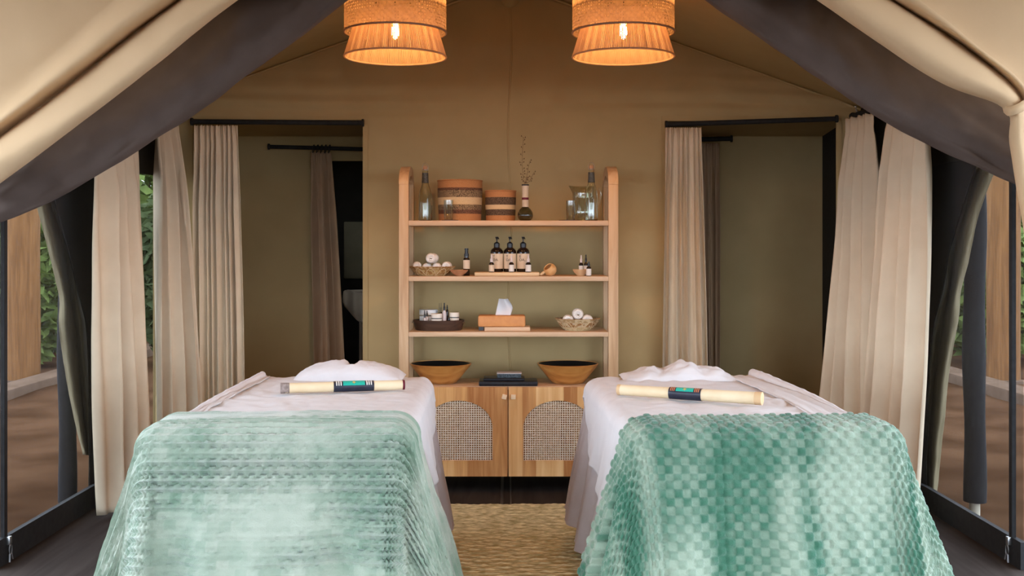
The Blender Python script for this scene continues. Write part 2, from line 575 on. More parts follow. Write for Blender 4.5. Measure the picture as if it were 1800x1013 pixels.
# raised seams of the canvas
seam = [(XU(896 + 3 * math.sin(v * 0.02), YB), YB - 0.003, ZV(v, YB)) for v in range(15, 860, 15)]
MB().tube(seam, 0.006, 6).build('seam', M['canvas'], wb)
for d in (DL, DR):
    MB().box((d[0] - 0.03, YB - 0.008, 0), (d[0], YB + 0.008, d[2] + 0.03)).build('door_hem', M['canvas'], wb, smooth=False)
    MB().box((d[1], YB - 0.008, 0), (d[1] + 0.03, YB + 0.008, d[2] + 0.03)).build('door_hem', M['canvas'], wb, smooth=False)
    MB().box((d[0] - 0.03, YB - 0.010, d[2]), (d[1] + 0.03, YB + 0.008, d[2] + 0.03)).build('door_hem', M['canvas'], wb, smooth=False)

# roof: two sagging slopes
for sgn, nm in ((-1, 'ceiling'), (1, 'ceiling')):
    rows = []
    for i in range(25):
        y = 4.48 + (YB + 0.02 - 4.48) * i / 24
        row = []
        for j in range(20):
            x = sgn * 2.35 * j / 19
            sag = -0.02 * math.sin(PI * i / 24) * math.sin(PI * min(1, j / 19))
            row.append((x, y, roof_z(x) + sag + 0.006 * fnoise(x * 2, y * 2)))
        rows.append(row)
    struct(MB().grid(rows).build(nm, M['canvas'], solid=0.006))
# seam rope under the roof at the back gable
for sgn in (-1, 1):
    MB().tube([(sgn * x, YB - 0.012, roof_z(x) - 0.01) for x in np.linspace(0.02, 2.1, 30)], 0.007, 6).build('gable_seam', M['canvas'], wb)
# ridge pole in its canvas sleeve
rp = struct(MB().tube([(XU(896, YB), 4.86, 2.80), (XU(896, YB), YB - 0.02, 2.80)], 0.058, 20).build('trim_1', M['canvas']))

# unseen gable panel added to keep sky light off the upper back wall
gz = 2.385
rows = [[(x, 4.49, gz) for x in np.linspace(-2.6, 2.6, 40)], [(x, 4.50, max(roof_z(x) + 0.01, gz + 0.001)) for x in np.linspace(-2.6, 2.6, 40)]]
struct(MB().grid(rows).build('wall_sky_block', M['beige'], solid=0.006))
def added_shade_z(x, y):
    return 1.95 + 0.150 * (y + 2.6) * (1 - 0.12 * (abs(x) / 3.4) ** 2)


# unseen sloping canvas roof, added to keep high daylight off the interior
rows = []
for i in range(20):
    y = -2.6 + 7.06 * i / 19
    rows.append([(x, y, added_shade_z(x, y)) for x in np.linspace(-3.4, 3.4, 35)])
struct(MB().grid(rows).build('ceiling_added_shade', M['added_shade']))
# unseen deck added in front of the tent, dark to cut bounced light
struct(MB().box((-3.6, -4.0, -0.10), (3.6, 4.2, -0.012)).build('floor_added_deck', M['floor'], smooth=False))

# side walls: canvas above and behind, insect screen windows, black hem at the floor
WTOP = 1.76
WY0, WY1 = 4.632, 6.36
for sgn, side, k in ((-1, 'left', 1), (1, 'right', 2)):
    x = sgn * WX
    line = [(x, WY0), (x, 5.7), (sgn * 2.06, YB - 0.012)]
    zt = roof_z(WX)

    def strip(z0, z1, tops=None):
        return [[(q[0], q[1], z0) for q in line], [(q[0], q[1], z1 if tops is None else tops(q)) for q in line]]
    w = struct(MB().grid(strip(WTOP, zt, lambda q: roof_z(q[0]) + 0.01)).build('wall_' + side, M['canvas_dark'], smooth=False, solid=0.006))
    wi = struct(MB().grid(strip(0.11, WTOP)).build('window_%d' % k, M['mesh'], smooth=False))
    # zip line
    yz = sgn * WX * F / ((1781 if sgn > 0 else 8) - U0)
    MB().box((x - 0.012, yz - 0.014, 0.0), (x + 0.006, yz + 0.014, WTOP)).build('zip_tape', M['black'], wi, smooth=False)
    struct(MB().grid(strip(0.0, 0.115)).build('baseboard_' + side, M['black'], smooth=False, solid=0.024))
    # zip pull
    px = x - sgn * 0.02
    zp = thing('zip_pull', 'small metal zip pull at foot of insect screen beyond the %s blanket' % ('ridged' if sgn < 0 else 'checkered'), 'zip pull', (px, yz, 0.03))
    MB().box((-0.008, -0.012, 0.05), (0.008, 0.012, 0.085), bev=0.003).build('slider', M['steel'], zp)
    MB().tube([(-sgn * 0.006, 0.012 * math.cos(a), 0.03 + 0.022 * math.sin(a)) for a in np.linspace(0, 2 * PI, 20)], 0.0025, 6).build('ring', M['steel'], zp)
    MB().tube([(-sgn * 0.006, -0.008, 0.012), (-sgn * 0.008, -0.014, -0.022)], 0.0035, 6).build('tab', M['steel'], zp)
    MB().tube([(-sgn * 0.006, 0.008, 0.012), (-sgn * 0.008, 0.016, -0.016)], 0.0035, 6).build('tab', M['steel'], zp)

# annex behind the doorways
AX = WX
struct(MB().box((-2.09, YA, 0), (-1.21, YA + 0.01, 2.2)).build('wall_annex_back_left', M['canvas'], smooth=False))
struct(MB().box((-1.21, YA, 1.93), (-0.02, YA + 0.01, 2.2)).build('wall_annex_lintel', M['canvas'], smooth=False))
struct(MB().box((0.0, YA, 0), (2.16, YA + 0.01, 2.2)).build('wall_annex_back_right', M['canvas'], smooth=False))
struct(MB().box((-0.02, YB + 0.02, 0), (0.02, YA + 0.02, 2.2)).build('wall_annex_partition', M['canvas'], smooth=False))
struct(MB().box((AX, YB + 0.02, 0), (AX + 0.01, YA, 2.25)).build('wall_annex_right', M['black'], smooth=False))
struct(MB().box((-2.09, YB + 0.02, 0), (-2.08, YA, 2.25)).build('wall_annex_left', M['canvas'], smooth=False))
rows = [[(-2.09, YB + 0.01, 2.20), (2.16, YB + 0.01, 2.20)], [(-2.09, YA + 0.02, 2.10), (2.16, YA + 0.02, 2.10)]]
struct(MB().grid(rows).build('ceiling_annex', M['canvas'], smooth=False, solid=0.006))
# dark room behind the left annex
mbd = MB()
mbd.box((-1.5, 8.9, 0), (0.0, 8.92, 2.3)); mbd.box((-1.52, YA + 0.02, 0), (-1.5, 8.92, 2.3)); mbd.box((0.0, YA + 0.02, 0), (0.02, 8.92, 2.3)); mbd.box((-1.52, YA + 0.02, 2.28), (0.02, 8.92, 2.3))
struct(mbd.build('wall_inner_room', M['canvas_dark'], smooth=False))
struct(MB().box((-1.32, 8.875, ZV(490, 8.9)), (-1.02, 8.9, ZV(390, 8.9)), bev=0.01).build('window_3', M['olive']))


# ------------------------------------------------------------------ curtains
def curtain(name, label, top, bot, pleats, amp, material, mid=None, seed=0, header=True, group=None, cat='curtain', thick=0.003, bunch=0.0):
    """top/mid/bot: pairs of points (start, end); folds stand off the line between them"""
    t0, t1 = Vector(top[0]), Vector(top[1]); b0, b1 = Vector(bot[0]), Vector(bot[1])
    if mid:
        m0, m1 = Vector(mid[0]), Vector(mid[1])
    else:
        m0, m1 = (t0 + b0) / 2, (t1 + b1) / 2
    rnd = random.Random(seed)
    ph = [rnd.uniform(0, 6.28) for _ in range(8)]
    nu, nv = pleats * 14, 60
    nrm = (t1 - t0).cross(Vector((0, 0, 1))); nrm.normalize()
    if nrm.y > 0 and abs(nrm.y) > 0.3:
        nrm = -nrm
    base = t0.copy(); base.z = min(b0.z, b1.z)
    rows = []
    for j in range(nv + 1):
        v = j / nv
        w0, w1, w2 = (1 - v) * (1 - 2 * v), 4 * v * (1 - v), v * (2 * v - 1)
        L = t0 * w0 + m0 * w1 + b0 * w2
        R = t1 * w0 + m1 * w1 + b1 * w2
        row = []
        for i in range(nu + 1):
            u = i / nu
            uu = u + 0.018 * math.sin(2 * PI * u * 2.3 + ph[0]) + bunch * math.sin(PI * u) * 0.1
            p = L.lerp(R, u)
            phi = 2 * PI * pleats * uu
            grow = min(1.0, v / 0.22)
            a = amp * (0.35 + 0.65 * grow) * (1 + 0.35 * math.sin(phi * 0.37 + ph[1]))
            off = a * math.sin(phi + 0.5 * math.sin(v * 3 + ph[2])) + 0.35 * a * math.sin(phi * 0.5 + ph[3] + v * 1.2) * grow
            side = 0.3 * a * math.cos(phi + ph[4] * 0.2) * grow
            if header:
                hd = max(0.0, 1 - v / 0.05)
                off += hd * 0.006 * math.sin(phi * 3 + ph[5])
                if 0.045 < v < 0.075:
                    off *= 0.8
            off += 0.006 * fnoise(u * 4 + seed, v * 5, seed) * grow
            tang = (R - L).normalized() if (R - L).length > 1e-6 else Vector((1, 0, 0))
            q = p + nrm * off + tang * side - base
            if j == 0 and header:
                q.z += 0.004 * math.sin(phi * 3)
            row.append(q)
        rows.append(row)
    o = MB().grid(rows).build(name, material, loc=base, solid=thick, auto=70)
    return tag(o, label, cat, group)


YD = 6.41


def rod(name, label, a, b, r, material=None, ends=True):
    a, b = Vector(a), Vector(b)
    base = (a + b) / 2
    t = thing(name, label, 'curtain rod', base)
    MB().tube([a - base, b - base], r, 10).build('bar', material or M['black'], t)
    d = (b - a).normalized()
    if ends:
        for p, s in ((a, -1), (b, 1)):
            MB().tube([p - base, p - base + d * s * 0.012], r * 1.5, 10).build('end_cap', M['black'], t)
    return t


# door curtains on the back wall
curtain('door_curtain', 'beige pencil pleat curtain gathered at edge of doorway showing a small inner curtain rod', (P(341, 221, YD), P(417, 221, YD)), (P(344, 838, YD), P(432, 838, YD)), 8, 0.022, M['curtain'],
        mid=(P(341, 530, YD), P(427, 530, YD)), seed=1)
curtain('door_curtain', 'pale pleated curtain gathered beside shelf unit in front of a tan curtain', (P(1170, 225, YD), P(1232, 225, YD)), (P(1160, 838, YD), P(1247, 838, YD)), 7, 0.020, M['curtain'],
        mid=(P(1165, 530, YD), P(1241, 530, YD)), seed=2)
rod('curtain_track', 'black curtain track across top of doorway with dark inner room', P(339, 214, 6.455), P(636, 216, 6.455), 0.015)
rod('curtain_track', 'black sloping curtain track across top of doorway beside tan inner curtain', P(1173, 219, 6.455), P(1469, 209, 6.455), 0.015)
# side curtains
RX = 2.0
rz = 2.085
curtain('side_curtain', 'long beige curtain reaching the floor beside dark window screen flap and mint ridged blanket', (Vector((-RX, XU(0, 1) * 0 + RX * F / (U0 - 166), rz)), Vector((-RX, RX * F / (U0 - 236), rz))),
        ((-2.03, 5.48, 0.02), (-1.80, 5.72, 0.02)), 4, 0.036, M['curtain'], mid=((-2.0, 5.33, 1.05), (-1.90, 5.86, 1.05)), seed=3)
curtain('side_curtain', 'beige curtain hanging in tent corner between two others beside ridged blanket bed', (Vector((-RX, 6.27, rz)), Vector((-1.93, 6.46, rz))),
        ((-1.96, 6.15, 0.02), (-1.72, 6.30, 0.02)), 4, 0.03, M['curtain'], mid=(P(268, 480, 6.1), P(340, 480, 6.3)), seed=4)
curtain('side_curtain', 'beige curtain hanging in tent corner next to black strip behind checkered blanket bed', (Vector((1.955, 6.44, rz)), Vector((RX, 6.12, rz))),
        ((1.72, 6.30, 0.02), (1.98, 5.95, 0.02)), 4, 0.03, M['curtain'], mid=(P(1466, 480, 6.3), P(1535, 480, 6.0)), seed=5)
curtain('side_curtain', 'broad pale curtain by dark screen flap hanging down behind the checkered blanket', (Vector((RX, 5.84, rz)), Vector((RX, 5.32, rz))),
        ((1.80, 5.75, 0.02), (1.93, 5.30, 0.02)), 4, 0.034, M['curtain'], mid=(P(1537, 480, 5.75), P(1626, 480, 5.33)), seed=6)
rod('curtain_track', 'black curtain track along screen wall beside mint ridged blanket bed', (-RX, 5.25, rz + 0.02), (-RX, 6.44, rz + 0.02), 0.014)
rod('curtain_track', 'black curtain track along screen wall beside checkered blanket bed', (RX, 5.25, rz + 0.02), (RX, 6.44, rz + 0.02), 0.014)
# hook on the wall above the right corner curtain
hk = thing('wall_hook', 'small metal hook on canvas above corner curtain', 'hook', P(1504, 192, 6.46))
MB().tube([(0.0, 0, 0.01), (0.004, -0.012, -0.015), (0.0, -0.016, -0.04), (-0.01, -0.012, -0.07), (-0.012, -0.01, -0.10)], 0.003, 6).build('wire', M['steel'], hk)
MB().lathe([(0, 0), (0.009, 0.002), (0.009, 0.006), (0, 0.01)], 12, (0, 0.0, 0.01)).build('rosette', M['steel'], hk)
# inner curtains in the annex
YI = 7.5
ic = thing('inner_curtain', 'narrow tan striped curtain on rings in front of dark inner doorway', 'curtain', P(575, 800, YI))
o = curtain('panel', 'x', (P(546, 268, YI), P(582, 268, YI)), (P(556, 790, YI), P(612, 790, YI)), 4, 0.024, M['curtain_brown'], mid=(P(550, 520, YI), P(598, 520, YI)), seed=7)
del o['label']; del o['category']
wl = o.location.copy(); o.parent = ic; o.location = wl - ic.location
for k in range(5):
    c = P(551 + k * 7, 262, YI) - ic.location
    MB().tube([c + Vector((0.004 * math.sin(a), 0.028 * math.cos(a), 0.028 * math.sin(a))) for a in np.linspace(0, 2 * PI, 16)], 0.003, 5).build('curtain_ring', M['black'], ic)
rod('curtain_rod', 'dark curtain rod holding ringed tan curtain in annex', P(474, 258, YI), P(700, 264, YI), 0.014)
curtain('inner_curtain', 'tan curtain hanging behind the pale door curtain in annex', (P(1222, 252, YI), P(1264, 252, YI)), (P(1226, 790, YI), P(1264, 790, YI)), 4, 0.022, M['curtain_brown'], seed=8)
rod('curtain_rod', 'short dark curtain rod with finial behind the pale door curtain', P(1180, 246, YI), P(1284, 244, YI), 0.016)
# towel hanging in the dark room
rows = []
for j in range(16):
    v = j / 15
    row = []
    for i in range(20):
        u = i / 19
        y = 8.2 + 0.02 * math.sin(u * 12)
        pt = P(604 + 50 * u, 512 + (20 + 44 * u ** 0.6 if True else 0) * v, y)
        row.append((pt.x, y - 0.03 * math.sin(v * 2), pt.z + 0.01 * math.sin(u * 9)))
    rows.append(row)
tw = thing('draped_towel', 'beige towel draped over stand in dark inner doorway', 'towel', P(630, 780, 8.2))
loc = tw.location
MB().grid([[Vector(p) - loc for p in r] for r in rows]).build('cloth', M['curtain'], tw, solid=0.006)
st = MB()
st.tube([P(606, 513, 8.22) - loc, P(660, 511, 8.22) - loc], 0.012, 8)
st.tube([P(634, 513, 8.23) - loc, Vector((P(634, 513, 8.23).x, 8.23, 0)) - loc], 0.012, 8)
st.build('stand', M['curtain'], tw)


# ------------------------------------------------------------------ front flaps
def wallY(u, off):
    return (WX + off) * F / abs(u - U0)


def flap(name, label, rows_px, nacross, nalong, material, cat='tent flap', solid=0.005, wr=0.0, parent=None, seed=0, wfreq=(3, 12), ytop=None):
    """rows_px: list of (Y depth or list of depths, [(u, v) ...]) control lines running along the flap; the cloth is a smooth surface through them"""
    lines = []
    for Yd, pts in rows_px:
        if not hasattr(Yd, '__len__') and Yd < 0:
            ys = [wallY(q[0], -Yd) for q in pts]
        else:
            ys = Yd if hasattr(Yd, '__len__') else [Yd] * len(pts)
        lines.append(resample([tuple(P(u, v, y)) for (u, v), y in zip(pts, ys)], nalong))
    lines = np.array(lines)
    pts = np.zeros((nacross, nalong, 3))
    for j in range(nalong):
        pts[:, j] = catmull(lines[:, j], nacross)
    if wr:
        for i in range(nacross):
            for j in range(nalong):
                a, b = i / nacross, j / nalong
                pts[i, j, 1] += wr * (fnoise(a * wfreq[0] + b * 4, b * wfreq[1] - a * 3, seed) + 0.5 * fnoise(a * 9 + b * 12, b * 22 - a * 6, seed + 5))
    pts[:, :, 2] = np.maximum(pts[:, :, 2], 0.004)
    if ytop:        # the cloth gathers under the roof or the added shade canvas
        for p_ in pts.reshape(-1, 3):
            lim = (roof_z(p_[0]) if ytop == 'roof' else added_shade_z(p_[0], p_[1])) - 0.012
            z0 = lim - 0.03
            if p_[2] > z0:
                p_[2] = z0 + 0.03 * (1 - math.exp(-(p_[2] - z0) / 0.35))
    base = Vector(pts.reshape(-1, 3).mean(axis=0)); base.z = float(pts[:, :, 2].min())
    o = MB().grid([[Vector(p) - base for p in r] for r in pts]).build(name, material, parent, loc=base, solid=solid, auto=80)
    if not parent:
        tag(o, label, cat)
    return o


# dark lining swag, left and right
flap('lining_swag', 'grey brown gathered lining swag under beige flap tied beyond the ridged blanket bed', [
    ([4.72, 4.72, 4.72, 4.72, 4.592, 4.55], [(760, -330), (430, -95), (300, 0), (190, 90), (60, 190), (-90, 290)]),
    ([4.62, 4.62, 4.62, 4.62, 4.553, 4.53], [(800, -280), (520, -60), (380, 40), (240, 150), (90, 250), (-90, 335)]),
    ([4.56, 4.56, 4.56, 4.56, 4.522, 4.51], [(840, -235), (575, -40), (430, 70), (290, 180), (110, 290), (-90, 375)]),
    ([4.61, 4.61, 4.61, 4.61, 4.55, 4.53], [(866, -215), (598, -10), (452, 108), (322, 203), (120, 328), (-90, 410)]),
    ([4.69, 4.69, 4.69, 4.69, 4.593, 4.56], [(880, -195), (610, 4), (450, 119), (276, 242), (79, 356), (-90, 425)]),
    ([4.78, 4.78, 4.78, 4.78, 4.63, 4.58], [(880, -225), (590, -15), (430, 100), (260, 225), (79, 330), (-90, 400)]),
], 60, 90, M['greydrape'], wr=0.03, ytop='roof', seed=2)
flap('lining_swag', 'grey brown gathered lining swag under beige flap knotted beside checkered blanket bed', [
    ([4.72, 4.72, 4.72, 4.72, 4.592, 4.55], [(1040, -330), (1380, -95), (1500, 0), (1610, 80), (1740, 160), (1890, 230)]),
    ([4.62, 4.62, 4.62, 4.62, 4.553, 4.53], [(990, -280), (1290, -70), (1450, 30), (1590, 130), (1745, 215), (1890, 270)]),
    ([4.56, 4.56, 4.56, 4.56, 4.522, 4.51], [(950, -235), (1240, -45), (1420, 70), (1560, 170), (1740, 255), (1890, 315)]),
    ([4.61, 4.61, 4.61, 4.61, 4.55, 4.53], [(920, -215), (1226, -22), (1400, 98), (1540, 193), (1740, 288), (1890, 350)]),
    ([4.69, 4.69, 4.69, 4.69, 4.593, 4.56], [(905, -195), (1226, -8), (1400, 111), (1564, 218), (1752, 309), (1890, 362)]),
    ([4.78, 4.78, 4.78, 4.78, 4.63, 4.58], [(905, -225), (1250, -20), (1420, 95), (1580, 200), (1752, 285), (1890, 335)]),
], 60, 90, M['greydrape'], wr=0.03, ytop='roof', seed=7)
# beige flaps in two rolls
flap('entrance_flap', 'beige canvas entrance flap rolled in two thick folds above ridged blanket bed', [
    (4.36, [(560, -620), (200, -330), (-20, -150), (-160, -40), (-250, 60)]),
    (4.36, [(640, -420), (370, -190), (160, -20), (40, 80), (-160, 200)]),
    (4.36, [(690, -400), (420, -170), (213, 0), (90, 110), (-90, 262)]),
    (4.29, [(720, -370), (450, -130), (262, 0), (120, 115), (-80, 275)]),
    (4.32, [(745, -350), (480, -120), (300, 0), (150, 112), (-70, 275)]),
    (4.41, [(755, -335), (500, -125), (314, 0), (197, 87), (79, 182), (-60, 283)]),
    (4.31, [(765, -330), (510, -110), (332, 0), (210, 95), (85, 190), (-60, 290)]),
    (4.24, [(785, -315), (540, -80), (365, 15), (235, 120), (92, 225), (-50, 310)]),
    (4.28, [(800, -305), (560, -105), (402, 5), (265, 118), (95, 246), (-40, 345)]),
    (4.37, [(805, -300), (570, -112), (415, 0), (331, 63), (197, 170), (99, 245), (-40, 350)]),
    (4.47, [(800, -320), (560, -130), (395, -15), (310, 48), (180, 150), (85, 225), (-40, 330)]),
], 110, 90, M['beige'], wr=0.006, seed=4, ytop='added_shade')
flap('entrance_flap', 'beige canvas entrance flap in two thick folds knotted beside checkered blanket bed', [
    ([4.36] * 7, [(1260, -620), (1600, -330), (1850, -150), (2000, -30), (2060, 60), (2020, 250), (2000, 420)]),
    ([4.36] * 7, [(1130, -400), (1430, -170), (1648, 0), (1735, 72), (1805, 135), (1835, 250), (1850, 420)]),
    ([4.29, 4.29, 4.29, 4.29, 4.28, 4.30, 4.30], [(1100, -370), (1400, -135), (1612, 0), (1712, 78), (1800, 152), (1824, 250), (1836, 420)]),
    ([4.32, 4.32, 4.32, 4.32, 4.30, 4.32, 4.32], [(1080, -350), (1380, -125), (1580, 0), (1706, 82), (1796, 160), (1818, 250), (1830, 420)]),
    ([4.41, 4.41, 4.41, 4.41, 4.34, 4.37, 4.38], [(1070, -340), (1360, -130), (1568, 0), (1702, 87), (1792, 165), (1812, 252), (1826, 420)]),
    ([4.31, 4.31, 4.31, 4.31, 4.28, 4.32, 4.32], [(1060, -330), (1345, -110), (1552, 0), (1690, 92), (1786, 172), (1806, 254), (1822, 420)]),
    ([4.24, 4.24, 4.24, 4.24, 4.26, 4.29, 4.29], [(1045, -315), (1315, -95), (1505, 10), (1668, 115), (1778, 180), (1794, 256), (1814, 420)]),
    ([4.28, 4.28, 4.28, 4.28, 4.29, 4.32, 4.32], [(1030, -305), (1290, -105), (1455, 5), (1650, 135), (1770, 188), (1780, 256), (1806, 420)]),
    ([4.37, 4.37, 4.37, 4.37, 4.35, 4.38, 4.38], [(1022, -300), (1280, -112), (1440, 0), (1640, 136), (1765, 190), (1776, 257), (1803, 420)]),
    ([4.47, 4.47, 4.47, 4.47, 4.42, 4.44, 4.44], [(1030, -320), (1300, -130), (1462, -15), (1660, 122), (1772, 180), (1786, 258), (1812, 420)]),
], 110, 100, M['beige'], wr=0.006, seed=9, ytop='added_shade')
tb = [P(1766, 188, 4.36), P(1770, 194, 4.30), P(1784, 193, 4.25), P(1800, 186, 4.26), P(1815, 178, 4.32)]
flap('tie_strap', 'beige canvas strap tying entrance flap beside checkered blanket bed', [
    ([4.37, 4.26, 4.23, 4.25, 4.34], [(1762, 184), (1772, 188), (1788, 183), (1806, 172), (1830, 160)]),
    ([4.37, 4.25, 4.22, 4.24, 4.34], [(1763, 190), (1773, 196), (1789, 191), (1808, 180), (1831, 168)]),
    ([4.37, 4.26, 4.23, 4.25, 4.34], [(1765, 198), (1774, 204), (1791, 199), (1810, 188), (1833, 177)])], 10, 24, M['beige'], cat='strap', solid=0.004)

# ------------------------------------------------------------------ massage beds
BY0, BY1 = 3.50, 5.06       # near and far end
BA = 0.417                  # half width
BZ = 0.742                  # top of the mattress


def sm(t):
    t = np.clip(t, 0, 1)
    return t * t * (3 - 2 * t)


def drape(X, Y, a, L, r, zt, flare, ramp, k=14.0, ph=0.0):
    qx = np.clip(X, -(a - r), a - r); qy = np.clip(Y, r, L - r)
    dx, dy = X - qx, Y - qy
    hyp = np.maximum(np.hypot(dx, dy), 1e-9)
    d = (np.abs(dx) ** 3 + np.abs(dy) ** 3) ** (1 / 3)
    nx, ny = dx / hyp, dy / hyp
    th = np.minimum(d / r, PI / 2)
    h = np.maximum(d - r * PI / 2, 0)
    phi = np.arctan2(ny, nx)
    w = qx * np.sign(ny + 1e-9) - qy * np.sign(nx + 1e-9) + 0.25 * phi
    rip = ramp * sm(h / 0.45) * (np.sin(w * k + ph) + 0.55 * np.sin(w * k * 1.9 + ph * 2.3 + 1) + 0.3 * np.sin(w * k * 3.3 + ph))
    out = r * np.sin(th) + flare * h + rip
    z = zt - r * (1 - np.cos(th)) - h * np.sqrt(1 - np.minimum(flare, 0.9) ** 2)
    return np.stack([qx + nx * out, qy + ny * out, z], axis=-1), h, w


def cloth(name, pts, material, loc, solid=0.0, cols=None, parent=None):
    R, C = pts.shape[:2]
    me = bpy.data.meshes.new(name)
    ii = np.arange(R * C).reshape(R, C)
    faces = np.stack([ii[:-1, :-1], ii[:-1, 1:], ii[1:, 1:], ii[1:, :-1]], axis=-1).reshape(-1, 4)
    me.from_pydata(pts.reshape(-1, 3).tolist(), [], faces.tolist())
    me.update()
    if cols is not None:
        ca = me.color_attributes.new('Col', 'FLOAT_COLOR', 'POINT')
        c4 = np.ones((R * C, 4), np.float32); c4[:, :3] = cols.reshape(-1, 3)
        ca.data.foreach_set('color', c4.ravel())
    return link(name, me, material, parent, loc, True, 80, solid)


def vnoise(A, B, s=0.0, octaves=2):
    out = np.empty(A.shape)
    fa, fb, fo = A.ravel(), B.ravel(), out.ravel()
    for i in range(fa.size):
        val = noise.noise(Vector((fa[i], fb[i], s)))
        if octaves > 1:
            val += 0.5 * noise.noise(Vector((fa[i] * 2.1, fb[i] * 2.1, s + 7)))
        fo[i] = val
    return fo.reshape(A.shape)


def up2(small, shape):
    """smooth enlargement of a coarse noise grid"""
    r = np.linspace(0, small.shape[0] - 1, shape[0]); c = np.linspace(0, small.shape[1] - 1, shape[1])
    t = np.stack([np.interp(c, np.arange(small.shape[1]), row) for row in small])
    return np.stack([np.interp(r, np.arange(small.shape[0]), t[:, k]) for k in range(shape[1])], axis=1)


beds = []
for sgn, seed in ((-1, 1), (1, 5)):
    cx = -0.748 if sgn < 0 else 0.828
    brz = math.radians(0.7 if sgn < 0 else 2.3)
    nm = 'mint ridged' if sgn < 0 else 'green checkered'
    bed = thing('massage_bed', 'massage bed in taupe cover under a %s blanket' % nm, 'massage bed', (cx, BY0, 0), 'massage beds', brz)
    del bed['group']
    L = BY1 - BY0
    MB().box((-BA + 0.015, 0.015, BZ - 0.12), (BA - 0.015, L - 0.015, BZ - 0.004), bev=0.05).build('mattress', M['skirt'], bed)
    MB().box((-BA + 0.06, 0.06, BZ - 0.20), (BA - 0.06, L - 0.06, BZ - 0.115)).build('bed_frame', M['walnut'], bed, smooth=False)
    for lx in (-1, 1):
        for ly in (0.14, L - 0.14):
            MB().box((lx * (BA - 0.1) - 0.03, ly - 0.03, 0.015), (lx * (BA - 0.1) + 0.03, ly + 0.03, BZ - 0.18)).build('leg', M['walnut'], bed, smooth=False)
    # taupe cover: hangs nearly to the floor
    drop = 0.58
    xs_ = np.linspace(-BA - drop, BA + drop, 150); ys_ = np.linspace(0.02, L + drop, 150)
    X, Y = np.meshgrid(xs_, ys_)
    p, h, w = drape(X, Y, BA, L, 0.06, BZ + 0.004, 0.12 + 0.05 * sm((Y - 0.32) / 0.2), 0.020 * sm((Y - 0.32) / 0.2), 15, 1.2 + seed)
    p[..., 2] = np.maximum(p[..., 2], 0.16)
    cloth('bed_cover', p, M['skirt'], (0, 0, 0), 0.004, parent=bed)
    # white sheet over the head half
    ny_, nx_ = 130, 190
    yy = np.linspace(0.22, L + 0.10, ny_)
    pts_x = np.zeros((ny_, nx_)); pts_y = np.zeros((ny_, nx_))
    for i, y in enumerate(yy):
        t = np.clip((y - 0.30) / (L - 0.40), 0, 1)
        d_in = 0.30 * (1 - t) ** 0.8 + 0.075 + 0.015 * math.sin(y * 9 + seed)
        d_out = 0.16 + 0.02 * math.sin(y * 7)
        lo, hi = (-(BA + d_out), BA + d_in) if sgn < 0 else (-(BA + d_in), BA + d_out)
        pts_x[i] = np.linspace(lo, hi, nx_); pts_y[i] = y
    p, h, w = drape(pts_x, pts_y, BA + 0.012, L + 0.012, 0.066, BZ + 0.013, 0.13 + 0.05 * sm((pts_y - 0.32) / 0.2), 0.020 * sm((pts_y - 0.32) / 0.2), 15, 1.2 + seed)
    wr = up2(vnoise(*np.meshgrid(np.linspace(0, 9, 70), np.linspace(0, 7, 60)), s=seed), (ny_, nx_))
    wr2 = up2(vnoise(*np.meshgrid(np.linspace(0, 6, 70) + np.linspace(0, 4, 70), np.linspace(0, 22, 60)), s=seed + 3), (ny_, nx_))
    p[..., 2] += (0.009 * np.abs(wr) + 0.008 * np.abs(wr2)) * sm((pts_y - 0.33) / 0.12)
    ob = cloth('bed_sheet', p, M['sheet'], (cx, BY0, 0), 0.004)
    ob.rotation_euler.z = brz
    tag(ob, 'white cotton sheet spread on massage bed under the %s blanket' % nm, 'sheet')
    # plush blanket over the foot end
    top_len = 0.345 if sgn < 0 else 0.255
    dr = 0.60
    stp = 0.0052
    fx = np.arange(-(BA + dr), BA + dr, stp); fy = np.arange(-dr + 0.02, top_len, stp)
    X, Y = np.meshgrid(fx, fy)
    edge = 0.02 * np.sin(X * 5 + seed) + 0.010 * np.sin(X * 17)
    Yf = Y + edge * sm((Y - 0.1) / 0.3)
    zt = BZ + 0.044
    p, h, w = drape(X, Yf, BA + 0.030, 3.0, 0.085, zt, 0.235 if sgn < 0 else 0.26, 0.027, 12 if sgn < 0 else 11, 0.4 if sgn < 0 else 2.2)
    p[..., 1] -= 0.02
    # how colour drifts across the cloth
    big = up2(vnoise(*np.meshgrid(np.linspace(0, 17, 140), np.linspace(0, 1.1, 60)), s=seed + 20), X.shape)
    big2 = up2(vnoise(*np.meshgrid(np.linspace(0, 5, 80), np.linspace(0, 5, 80)), s=seed + 40), X.shape)
    fine = up2(vnoise(*np.meshgrid(np.linspace(0, 46, 200), np.linspace(0, 30, 140)), s=seed + 30, octaves=1), X.shape)
    if sgn < 0:
        rowp = 0.0280; colp = 0.036
        fr = (Y / rowp) % 1.0
        rid = np.exp(-((fr - 0.5) / 0.13) ** 2)                     # raised pale cord line of every row
        ci = np.floor(X / colp + 0.5 * np.floor(Y / rowp))
        fc = (X / colp + 0.5 * np.floor(Y / rowp)) % 1.0
        pit = np.exp(-(((fc - 0.5) / 0.30) ** 2)) * np.exp(-(((np.abs(fr - 0.5) - 0.36) / 0.16) ** 2))
        rid = rid * np.clip(0.55 + 1.1 * big2, 0.1, 1.1)
        pit = pit * (1 - sm((Y - 0.16) / 0.10))
        hgt = 0.009 * rid - 0.017 * pit * np.clip(0.55 + 1.4 * big2 + 0.5 * fine, 0.05, 1.3) + 0.003 * fine
        rr = np.floor(Y / rowp)
        rnd = (np.sin(ci * 12.9898 + rr * 78.233) * 43758.5453) % 1.0
        tone = 0.60 + 0.7 * big + 0.5 * big2 + 0.25 * fine
